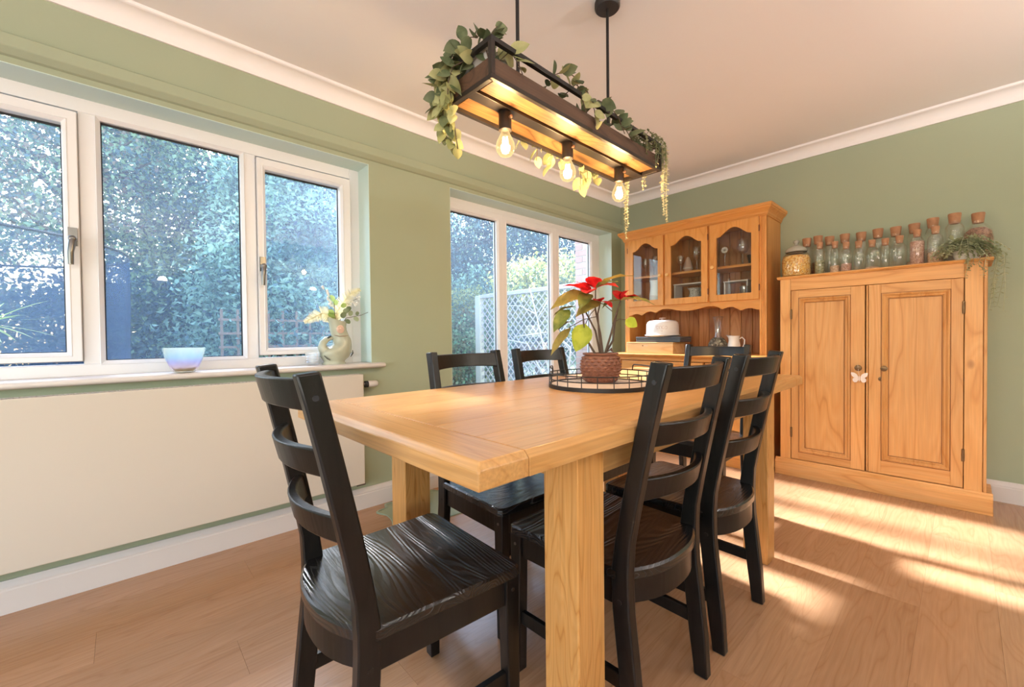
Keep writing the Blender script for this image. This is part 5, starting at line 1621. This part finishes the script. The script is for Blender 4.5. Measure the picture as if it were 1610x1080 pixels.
VM = Vector((VX, 0.905, SZ + 0.235))     # mouth of the vase
CREAM = leaf_mat('cream_fern', (0.72, 0.66, 0.42), (0.86, 0.80, 0.58), 0.4)
EUC = leaf_mat('eucalyptus', (0.16, 0.20, 0.11), (0.34, 0.38, 0.24), 0.3, rnd=True)
LIMEG = leaf_mat('soft_green', (0.30, 0.44, 0.14), (0.48, 0.60, 0.24), 0.4)
WHT = plain('white_bud', (0.86, 0.85, 0.82), 0.6)


def comb_frond(t, pts, wid, n, mat):
    """fern frond: midrib with long narrow pinnae, widest near the base; each pinna a part"""
    P = [Vector(p) for p in pts]
    obj('midrib', MB().tube(P, 0.0016, 5), mat, t)
    segs = [(P[i + 1] - P[i]).length for i in range(len(P) - 1)]
    tot = sum(segs)
    for k in range(n):
        f = 0.22 + 0.78 * k / (n - 1)
        s_ = f * tot
        i = 0
        while i < len(segs) - 1 and s_ > segs[i]:
            s_ -= segs[i]
            i += 1
        p = P[i] + (P[i + 1] - P[i]) * (s_ / segs[i])
        d = (P[i + 1] - P[i]).normalized()
        sd = d.cross(Vector((1, 0, 0.15))).normalized()
        L = wid * (1.05 - f) ** 0.7 + 0.004
        for s2 in (1, -1):
            e = p + (sd * s2 + d * 0.5).normalized() * L + Vector((R.uniform(-.004, .004), 0, 0))
            ww = d * 0.0056
            obj('pinna', MB().add([p - ww, e - ww * .3, e + ww * .3, p + ww], [(0, 1, 2, 3)]), mat, t)


V0 = Vector((0, 0, 0))
f1 = thing('fern_frond', 'cream fern frond arching left out of the fish vase', 'fern', VM)
comb_frond(f1, [V0 + Vector((0, 0, -.05)), Vector((0, -0.035, 0.045)), Vector((0.005, -0.085, 0.055)), Vector((0.01, -0.130, 0.030)), Vector((0.01, -0.175, 0.005))], 0.064, 26, CREAM)
f2 = thing('fern_frond', 'cream fern frond rising right over the fish vase', 'fern', VM)
comb_frond(f2, [V0 + Vector((0, 0, -.05)), Vector((0, 0.0, 0.06)), Vector((0.005, 0.035, 0.12)), Vector((0.01, 0.080, 0.175)), Vector((0.01, 0.13, 0.200))], 0.068, 28, CREAM)


def round_leaf_mesh(name, r, n=10, squash=0.8):
    vs = [(0, 0, 0)]
    for k in range(n):
        a = 6.28318 * k / n
        x = r * (1 - math.cos(a)) + 0.15 * r
        vs.append((x, r * squash * math.sin(a), 0.10 * r * math.sin(a) ** 2 * 3 - 0.05 * r * (x / r) ** 2))
    c = (r * 1.1, 0, 0)
    vs[0] = c
    fs = [(0, 1 + k, 1 + (k + 1) % n) for k in range(n)]
    vs.append((0, 0, 0))
    fs.append((1, n + 1, n)) if False else None
    return mesh_of(name, MB().add(vs, fs), True, 180)


ROUND = {r: round_leaf_mesh('leaf', r) for r in (0.010, 0.013, 0.017, 0.020, 0.024)}


def put_leaf(parent, mesh, pos, direction, normal_hint, scale=1.0, name='leaf'):
    o = bpy.data.objects.new(name, mesh)
    COL.objects.link(o)
    o.parent = parent
    x = Vector(direction).normalized()
    y = Vector(normal_hint).cross(x)
    if y.length < 1e-3:
        y = Vector((0.3, 1, 0.2)).cross(x)
    y.normalize()
    z = x.cross(y)
    m_ = Matrix((x, y, z)).transposed().to_4x4()
    m_.translation = Vector(pos)
    o.matrix_local = m_ @ Matrix.Scale(scale, 4)
    return o


def with_mat(me, mat, key={}):
    k = (me.name, mat.name)
    if k not in key:
        c = me.copy()
        c.materials.clear()
        c.materials.append(mat)
        key[k] = c
    return key[k]


eu = thing('eucalyptus_sprig', 'round leaved eucalyptus sprig reaching right from the fish vase', 'foliage', VM)
obj('stem', MB().tube([(0, 0, -.05), (0.005, 0.05, 0.03), (0.01, 0.14, 0.05), (0.012, 0.23, 0.09), (0.012, 0.30, 0.125)], [.0024, .002, .0017, .0014, .001], 6), STM, eu, smooth=True)
for (p, d, r_) in (((0.01, 0.04, 0.02), (0.3, 0.5, -0.35), 0.017), ((0.01, 0.09, 0.035), (0.2, 0.9, -0.5), 0.017), ((0.01, 0.07, 0.04), (0.1, 0.2, 0.9), 0.017), ((0.01, 0.11, 0.045), (0.1, 0.3, 0.9), 0.013),
                   ((0.012, 0.20, 0.08), (0.2, 0.3, 0.9), 0.017), ((0.012, 0.23, 0.09), (0.2, 0.8, -0.5), 0.017), ((0.012, 0.30, 0.125), (0.1, 1, 0.25), 0.017), ((0.012, 0.28, 0.115), (0.4, 0.6, 0.3), 0.013),
                   ((0.01, 0.02, 0.03), (0.5, 0.3, 0.6), 0.020), ((0.01, 0.03, 0.06), (0.6, 0.5, 0.4), 0.020), ((0.01, 0.05, 0.07), (0.3, 0.6, 0.7), 0.017)):
    put_leaf(eu, with_mat(ROUND[r_], EUC), p, d, (0.9, -0.2, 0.3))
lg = thing('foliage_spray', 'soft green leafy stem in the middle of the fish vase', 'foliage', VM)
obj('stem', MB().tube([(0, 0, -.05), (0.01, -0.015, 0.05), (0.012, -0.02, 0.12)], 0.002, 6), STM, lg)
for (p, d, r_) in (((0.01, -0.01, 0.035), (0.3, -0.9, 0.3), 0.024), ((0.01, -0.015, 0.06), (0.4, -0.8, 0.1), 0.020), ((0.01, -0.018, 0.10), (0.2, 0.3, 0.8), 0.017), ((0.01, -0.02, 0.12), (0.1, -0.4, 0.9), 0.020), ((0.01, 0.02, 0.09), (0.2, 0.7, 0.6), 0.017)):
    put_leaf(lg, with_mat(ROUND[r_], LIMEG), p, d, (0.9, 0.1, 0.4))
wb = thing('white_bud_stem', 'stem of small white buds at the back of the fish vase', 'flower', VM + Vector((-0.015, 0, 0)))
obj('stem', MB().tube([(0, 0, -.05), (0, -0.02, 0.06), (-0.005, -0.045, 0.16), (-0.005, -0.06, 0.20)], 0.0013, 5), STM, wb)
obj('stem', MB().tube([(0, 0, -.05), (0, 0.04, 0.06), (-0.005, 0.09, 0.13), (-0.005, 0.13, 0.15)], 0.0013, 5), STM, wb)
for k in range(26):
    if k < 12:
        f = k / 11
        p = (R.uniform(-.006, .006), -0.025 - 0.038 * f + R.uniform(-.010, .010), 0.10 + 0.105 * f)
    else:
        f = (k - 12) / 13
        p = (R.uniform(-.006, .006), 0.05 + 0.09 * f + R.uniform(-.012, .012), 0.06 + 0.10 * f + R.uniform(-.02, .015))
    q = R.uniform(0.006, 0.0095)
    obj('bud', MB().lathe([(0.0005, -q), (q * .8, -q * .5), (q, 0), (q * .7, q * .6), (0.0005, q)], 8, p), WHT, wb, smooth=True)

gd = thing('glass_votive', 'small clear glass votive cup left of the fish vase', 'glass', (-0.040, 0.768, SZ))
obj('cup', MB().lathe([(0.026, 0), (0.032, 0.006), (0.038, 0.030), (0.036, 0.060), (0.040, 0.072), (0.037, 0.072), (0.033, 0.058), (0.034, 0.03), (0.027, 0.012), (0.001, 0.010)], 24), CLEAR, gd, smooth=True, sharp=60)
for z in (0.02, 0.034, 0.048):
    obj('band', MB().loft([[((0.037 + 0.003 * math.cos(b)) * math.cos(a), (0.037 + 0.003 * math.cos(b)) * math.sin(a), z + 0.003 * math.sin(b)) for b in (0, 1.57, 3.14, 4.71)] for a in [6.28318 * k / 24 for k in range(24)]], closed=True), CLEAR, gd, smooth=True)

# ------------------------------------------------------------------ floor mat and bowl by the wall
MATG = plain('sage_mat', (0.30, 0.36, 0.26), 0.7)
pts = []
for k in range(72):
    a = 6.28318 * k / 72
    wob = 1 + 0.075 * math.sin(9 * a + 0.6)
    pts.append((0.205 * math.copysign(abs(math.cos(a)) ** 0.6, math.cos(a)) * wob, 0.27 * math.copysign(abs(math.sin(a)) ** 0.6, math.sin(a)) * wob))
fm = thing('floor_mat', 'sage green mat with a wavy edge on the floor by the wall', 'mat', (0.250, 1.320, 0.0))
obj('base', MB().prism(pts, 0.0, 0.003, XY), MATG, fm)
obj('raised_edge', MB().frame(pts, [(u * .95, v * .95) for u, v in pts], 0.003, 0.007, XY), MATG, fm, bevel=0.001)
pb = thing('pet_bowl', 'grey rounded pet bowl on the sage mat, half hidden by the table leg', 'bowl', (0.150, 1.270, 0.0035))
obj('body', MB().lathe([(0.070, 0.0), (0.076, 0.004), (0.072, 0.03), (0.060, 0.075), (0.050, 0.095), (0.046, 0.095), (0.050, 0.07), (0.001, 0.05)], 28), plain('grey_plastic', (0.22, 0.20, 0.19), 0.5), pb, smooth=True, sharp=60)
obj('base_ring', MB().loft(torus(0.074, 0.004, 0.004, 28), closed=True), GASKET, pb, smooth=True)

# ------------------------------------------------------------------ pendant light over the table
LXC, LZ = 1.400, 1.722
LY0_, LY1_ = 0.762, 1.750
lp = thing('pendant_light', 'long black framed wooden trough pendant with three filament bulbs', 'lamp', (LXC, (LY0_ + LY1_) / 2, LZ), math.radians(0.8))
hw, hl, hh_ = 0.101, (LY1_ - LY0_) / 2, 0.120
LW_ = wood('lamp_wood', (0.14, 0.06, 0.016), (0.25, 0.125, 0.042), (0.30, 0.16, 0.06), 'Y', 12, 7, 0.55, 0.08, fibre=0.35)
LWD = wood('lamp_wood_dark', (0.06, 0.03, 0.018), (0.10, 0.052, 0.03), (0.12, 0.062, 0.036), 'Y', 8, 6, 0.55, 0.08, fibre=0.25)
s_ = 0.007
for sx in (-1, 1):
    obj('long_rail', MB().box(sx * hw - s_, sx * hw + s_, -hl, hl, 0.0, 2 * s_), DARKMET, lp, bevel=0.001)
    obj('long_rail', MB().box(sx * hw - s_, sx * hw + s_, -hl, hl, hh_ - 2 * s_, hh_), BLACKMET, lp, bevel=0.001)
    for sy in (-1, 1):
        obj('corner_post', MB().box(sx * hw - s_, sx * hw + s_, sy * (hl - s_) - s_, sy * (hl - s_) + s_, 2 * s_, hh_ - 2 * s_), DARKMET, lp)
    obj('side_board', MB().box(sx * (hw - 0.001) - 0.004, sx * (hw - 0.001) + 0.004, -hl + 0.012, hl - 0.012, 0.012, 0.062), LWD, lp)
    a, b = (0.022, hw - 0.004) if sx > 0 else (-hw + 0.004, -0.022)
    obj('bottom_plank', MB().box(a, b, -hl + 0.03, hl - 0.03, 0.012, 0.022), LW_, lp)
for sy in (-1, 1):
    obj('end_rail', MB().box(-hw, hw, sy * hl - (s_ * 2 if sy > 0 else 0), sy * hl + (0 if sy > 0 else s_ * 2), 0.0, 2 * s_), DARKMET, lp, bevel=0.001)
    obj('end_rail', MB().box(-hw, hw, sy * hl - (s_ * 2 if sy > 0 else 0), sy * hl + (0 if sy > 0 else s_ * 2), hh_ - 2 * s_, hh_), BLACKMET, lp, bevel=0.001)
    obj('end_board', MB().box(-hw + .008, hw - .008, sy * (hl - 0.006) - 0.004, sy * (hl - 0.006) + 0.004, 0.012, 0.062), LWD, lp)
obj('centre_bar', MB().box(-0.021, 0.021, -hl + 0.014, hl - 0.014, 0.002, 0.016), DARKMET, lp, bevel=0.001)
GLOWB = NT('bulb_glass')
_e = GLOWB.n('Emission', Color=(1.0, 0.72, 0.34), Strength=1.1)
_t = GLOWB.n('BsdfTransparent', Color=(1.0, 0.93, 0.74))
_g = GLOWB.n('BsdfGlossy', Color=(1, 1, 1), Roughness=0.05)
_f = GLOWB.n('LayerWeight', Blend=0.45)
_m1 = GLOWB.n('MixShader')
GLOWB.put(_m1.inputs[0], GLOWB.math('MULTIPLY_ADD', _f.outputs['Facing'], 0.55, 0.10))
GLOWB.put(_m1.inputs[1], _t)
GLOWB.put(_m1.inputs[2], _e)
_m2 = GLOWB.n('MixShader')
_m2.inputs[0].default_value = 0.05
GLOWB.put(_m2.inputs[1], _m1)
GLOWB.put(_m2.inputs[2], _g)
GLOWB.t.links.new(_m2.outputs[0], GLOWB.out.inputs[0])
FIL = glow('filament', (1.0, 0.74, 0.40), 26.0)
for k, wy in enumerate((0.918, 1.237, 1.590)):
    y = wy - (LY0_ + LY1_) / 2
    sk = obj('socket', MB().lathe([(0.019, 0.004), (0.021, 0.0), (0.021, -0.056), (0.016, -0.060), (0.016, -0.052)], 22, (-0.006, y, 0)), DARKMET, lp, smooth=True)
    obj('thumb_screw', MB().tube([(0.014, y, -0.020), (0.024, y, -0.020), (0.026, y, -0.020)], [0.004, 0.0055, 0.004], 8), plain('copper_screw', (0.55, 0.30, 0.18), 0.35, metal=0.8), sk, smooth=True)
    bu = obj('bulb', MB().lathe([(0.0125, -0.054), (0.0145, -0.064), (0.021, -0.078), (0.0285, -0.094), (0.031, -0.108), (0.0285, -0.122), (0.020, -0.134), (0.008, -0.1395), (0.0008, -0.140)], 24, (-0.006, y, 0), cap=False), GLOWB.m, lp, smooth=True)
    for j in range(4):
        a = 6.28318 * j / 4
        obj('filament', MB().tube([(-0.006 + 0.007 * math.cos(a), y + 0.007 * math.sin(a), -0.078), (-0.006 + 0.010 * math.cos(a), y + 0.010 * math.sin(a), -0.125)], 0.0035, 6), FIL, bu)
    l = bpy.data.lights.new('bulb_light', 'POINT')
    l.energy = 13.0
    l.color = (1.0, 0.72, 0.44)
    l.shadow_soft_size = 0.018
    lo = bpy.data.objects.new('bulb_light', l)
    COL.objects.link(lo)
    lo.parent = lp
    lo.location = (-0.006, y, -0.104)
CZ = CEIL_Z - LZ
for yy in (0.985, 1.518):
    y = yy - (LY0_ + LY1_) / 2
    obj('rod', MB().tube([(-0.012, y, 0.016), (-0.012, y, CZ - 0.025)], 0.0062, 10), BLACKMET, lp, smooth=True)
    obj('canopy', MB().lathe([(0.052, CZ), (0.052, CZ - 0.022), (0.047, CZ - 0.028), (0.001, CZ - 0.029)], 32, (-0.012, y, 0)), plain('dark_canopy', (0.03, 0.023, 0.02), 0.5, metal=0.2), lp, smooth=True)

# grey pot that stands in the near end of the trough
gp = thing('trough_pot', 'grey plastic plant pot in the near end of the pendant trough', 'pot', (LXC, LY0_ + 0.075, LZ + 0.023))
obj('body', MB().loft([[(x * f, y * f, z) for x, y in ((-0.062, -0.048), (0.062, -0.048), (0.062, 0.048), (-0.062, 0.048))] for f, z in ((0.86, 0), (1.0, 0.092))]), plain('grey_pot', (0.42, 0.40, 0.37), 0.5), gp, bevel=0.006)
obj('rim', MB().frame(rect(-0.066, 0.066, -0.052, 0.052), rect(-0.060, 0.060, -0.046, 0.046), 0.088, 0.096, XY), plain('grey_pot_rim', (0.46, 0.44, 0.40), 0.5), gp)

# ------------------------------------------------------------------ greenery draped over the pendant
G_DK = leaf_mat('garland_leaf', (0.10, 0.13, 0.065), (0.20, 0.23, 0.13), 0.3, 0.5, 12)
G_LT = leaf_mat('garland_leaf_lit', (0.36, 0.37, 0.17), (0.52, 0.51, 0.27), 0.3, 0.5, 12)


def oval_leaf(name, L, w, fold=0.18, n=6):
    vs, fs = [], []
    for i in range(n + 1):
        f = i / n
        ww = w * 0.5 * math.sin(math.pi * (0.06 + 0.94 * f) ** 0.85) ** 0.8 if i < n else 0.0005
        z = -0.12 * L * f * f
        vs += [(L * f, -ww, z + ww * fold), (L * f, 0, z), (L * f, ww, z + ww * fold)]
    for i in range(n):
        a, b = i * 3, i * 3 + 3
        fs += [(a, b, b + 1, a + 1), (a + 1, b + 1, b + 2, a + 2)]
    return mesh_of(name, MB().add(vs, fs), True, 180)


OV = [oval_leaf('leaf', 0.046, 0.034), oval_leaf('leaf', 0.042, 0.030, 0.3), oval_leaf('leaf', 0.036, 0.028), oval_leaf('leaf', 0.050, 0.036, 0.1)]


def vine(t, pts, n, mats, out=None, sag=0.0, lscale=1.0, spread=0.9):
    P = [Vector(p) for p in pts]
    obj('stem', MB().tube(P, 0.0016, 5), STM, t, smooth=True)
    segs = [(P[i + 1] - P[i]).length for i in range(len(P) - 1)]
    tot = sum(segs)
    for k in range(n):
        s2 = tot * (k + R.random() * 0.6) / n
        i = 0
        while i < len(segs) - 1 and s2 > segs[i]:
            s2 -= segs[i]
            i += 1
        p = P[i] + (P[i + 1] - P[i]) * min(1, s2 / segs[i])
        d = (P[i + 1] - P[i]).normalized()
        a = R.uniform(0, 6.28)
        side = d.orthogonal().normalized()
        side = Matrix.Rotation(a, 3, d) @ side
        dd = side * spread + d * R.uniform(0.0, 0.6) + Vector((0, 0, -sag))
        if out is not None:
            dd += Vector(out) * 0.5
        face = Vector((R.uniform(-.2, 1.0), R.uniform(-1.0, .3), R.uniform(-.5, .9)))
        put_leaf(t, with_mat(R.choice(OV), R.choice(mats)), p, dd, face, lscale * R.uniform(0.85, 1.3))


def gl(u, y, z):        # lamp-side coordinates: u across (+ = room side), y along the trough, z above its underside
    return Vector((LXC + u, y, LZ + z))


LOC = Vector((LXC, LY0_, LZ))


def rel(*p):
    return [gl(*q) - LOC for q in p]


g1 = thing('leafy_garland', 'thick round leaved garland over the near end of the pendant', 'garland', LOC)
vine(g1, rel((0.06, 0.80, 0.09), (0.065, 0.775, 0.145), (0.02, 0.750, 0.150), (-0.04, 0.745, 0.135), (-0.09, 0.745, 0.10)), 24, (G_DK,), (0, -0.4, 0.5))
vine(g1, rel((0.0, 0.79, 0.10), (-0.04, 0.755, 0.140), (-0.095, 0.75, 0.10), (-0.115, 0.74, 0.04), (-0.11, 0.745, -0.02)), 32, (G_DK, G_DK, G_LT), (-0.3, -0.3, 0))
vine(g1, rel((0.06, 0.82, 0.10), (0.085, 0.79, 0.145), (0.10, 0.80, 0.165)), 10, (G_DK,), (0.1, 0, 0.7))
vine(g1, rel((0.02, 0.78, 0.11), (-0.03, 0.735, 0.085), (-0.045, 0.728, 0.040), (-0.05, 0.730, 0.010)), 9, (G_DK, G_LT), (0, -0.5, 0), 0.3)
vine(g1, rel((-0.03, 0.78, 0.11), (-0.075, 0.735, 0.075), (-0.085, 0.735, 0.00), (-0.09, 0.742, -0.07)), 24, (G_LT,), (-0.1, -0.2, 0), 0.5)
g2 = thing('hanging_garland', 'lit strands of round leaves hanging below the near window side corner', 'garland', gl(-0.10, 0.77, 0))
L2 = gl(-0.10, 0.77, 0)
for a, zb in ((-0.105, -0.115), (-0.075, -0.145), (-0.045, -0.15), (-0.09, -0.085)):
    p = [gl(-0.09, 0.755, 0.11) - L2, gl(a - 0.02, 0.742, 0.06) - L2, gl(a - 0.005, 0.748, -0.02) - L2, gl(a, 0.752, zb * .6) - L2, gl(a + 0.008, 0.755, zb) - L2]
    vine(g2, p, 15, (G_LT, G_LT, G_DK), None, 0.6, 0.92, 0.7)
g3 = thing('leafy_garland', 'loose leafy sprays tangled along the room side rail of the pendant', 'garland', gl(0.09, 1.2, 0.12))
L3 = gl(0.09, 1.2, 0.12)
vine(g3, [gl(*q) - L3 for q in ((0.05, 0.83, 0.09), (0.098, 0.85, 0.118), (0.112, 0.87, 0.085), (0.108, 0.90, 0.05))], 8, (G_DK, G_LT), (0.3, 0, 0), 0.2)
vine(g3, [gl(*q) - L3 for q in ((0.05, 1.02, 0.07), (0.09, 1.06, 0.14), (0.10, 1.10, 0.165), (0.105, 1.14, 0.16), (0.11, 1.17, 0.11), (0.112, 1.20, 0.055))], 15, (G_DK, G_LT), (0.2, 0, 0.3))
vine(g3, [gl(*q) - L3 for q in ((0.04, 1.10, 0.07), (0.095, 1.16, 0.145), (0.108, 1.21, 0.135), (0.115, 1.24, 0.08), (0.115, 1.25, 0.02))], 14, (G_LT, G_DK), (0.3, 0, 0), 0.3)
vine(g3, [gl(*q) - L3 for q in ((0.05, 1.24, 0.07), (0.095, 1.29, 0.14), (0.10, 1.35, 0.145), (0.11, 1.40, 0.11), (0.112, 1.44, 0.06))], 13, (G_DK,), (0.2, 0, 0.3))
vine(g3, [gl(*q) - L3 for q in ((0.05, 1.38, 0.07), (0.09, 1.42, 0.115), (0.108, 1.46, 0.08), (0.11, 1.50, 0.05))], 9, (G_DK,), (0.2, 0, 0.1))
g4 = thing('hanging_garland', 'lit cluster of round leaves hanging behind the middle bulb', 'garland', gl(-0.10, 1.35, 0))
L4 = gl(-0.10, 1.35, 0)
for y0, y1, zb in ((1.13, 1.10, -0.01), (1.20, 1.18, -0.045), (1.28, 1.26, -0.05), (1.34, 1.33, -0.02), (1.46, 1.45, -0.095), (1.50, 1.50, -0.07), (1.56, 1.57, -0.03)):
    p = [gl(-0.06, y0, 0.08) - L4, gl(-0.098, y0, 0.125) - L4, gl(-0.112, (y0 + y1) / 2, 0.06) - L4, gl(-0.112, y1, zb) - L4]
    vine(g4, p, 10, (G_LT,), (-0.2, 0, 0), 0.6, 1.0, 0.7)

# fine trailing strings at the far end
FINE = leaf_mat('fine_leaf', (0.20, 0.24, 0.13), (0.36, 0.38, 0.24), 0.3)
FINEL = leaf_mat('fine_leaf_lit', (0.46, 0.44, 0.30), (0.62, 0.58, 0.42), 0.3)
g5 = thing('trailing_strings', 'fine leaved trailing strings over the far end of the pendant', 'garland', gl(0.08, 1.73, 0.1))
L5 = gl(0.08, 1.73, 0.1)
for k in range(16):
    y = R.uniform(1.58, 1.78)
    u = R.uniform(0.05, 0.125)
    a = [gl(0.05, min(y, 1.72), 0.09) - L5, gl(u * .9, y, 0.135 + R.uniform(-.01, .02)) - L5, gl(u + 0.01, y + R.uniform(-.02, .03), 0.10) - L5, gl(u + 0.015, y + R.uniform(-.03, .03), R.uniform(0.0, 0.07)) - L5]
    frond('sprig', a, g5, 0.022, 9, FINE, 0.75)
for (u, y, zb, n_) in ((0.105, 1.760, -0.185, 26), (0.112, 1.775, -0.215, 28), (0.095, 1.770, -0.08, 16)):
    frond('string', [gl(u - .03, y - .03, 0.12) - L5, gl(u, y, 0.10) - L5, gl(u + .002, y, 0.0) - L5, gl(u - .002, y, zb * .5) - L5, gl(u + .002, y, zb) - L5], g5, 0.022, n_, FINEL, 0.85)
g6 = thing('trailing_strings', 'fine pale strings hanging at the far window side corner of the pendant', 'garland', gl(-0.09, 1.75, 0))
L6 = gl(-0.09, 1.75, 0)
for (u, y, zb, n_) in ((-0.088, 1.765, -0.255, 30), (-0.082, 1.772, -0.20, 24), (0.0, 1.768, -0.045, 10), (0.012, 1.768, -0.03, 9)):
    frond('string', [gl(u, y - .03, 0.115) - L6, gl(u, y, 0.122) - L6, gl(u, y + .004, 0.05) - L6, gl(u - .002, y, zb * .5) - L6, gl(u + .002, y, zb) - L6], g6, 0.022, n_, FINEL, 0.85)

# ------------------------------------------------------------------ fill uplighters added on the unseen right wall, to brighten the ceiling
for i, (x, y, nx, e) in enumerate(((RIGHT_X, 2.3, -1, 250), (RIGHT_X, 0.4, -1, 140), (RIGHT_X, -0.6, -1, 50))):
    d = thing('fill_uplighter', 'added fill lamp, half bowl on the right wall, ' + ('nearest the back wall', 'beside the middle of the room', 'nearest the rear opening')[i], 'lamp', (x, y, 1.80))
    n = 16
    rings = []
    for r_, z in ((0.02, -0.10), (0.08, -0.07), (0.12, 0.0), (0.112, 0.0), (0.075, -0.06), (0.01, -0.085)):
        rings.append([(-r_ * math.sin(math.pi * k / n), r_ * math.cos(math.pi * k / n), z) for k in range(n + 1)])
    obj('bowl', MB().loft(rings), CEIL, d, smooth=True)
    obj('fill_lamp_bulb', MB().lathe([(0.001, -0.055), (0.02, -0.045), (0.024, -0.025), (0.012, -0.008), (0.001, -0.006)], 12, (-0.05, 0, 0)), glow('fill_bulb_glow', (1.0, 0.86, 0.70), 5.0), d, smooth=True)
    l = bpy.data.lights.new('fill_uplight', 'SPOT')
    l.energy = e
    l.color = (1.0, 0.92, 0.91)
    l.spot_size = math.radians(150)
    l.spot_blend = 0.6
    l.shadow_soft_size = 0.05
    lo = bpy.data.objects.new('fill_uplight', l)
    COL.objects.link(lo)
    lo.parent = d
    lo.location = (-0.09, 0, 0.01)
    lo.rotation_euler = Vector((-0.45, 0, 1)).to_track_quat('-Z', 'Y').to_euler()
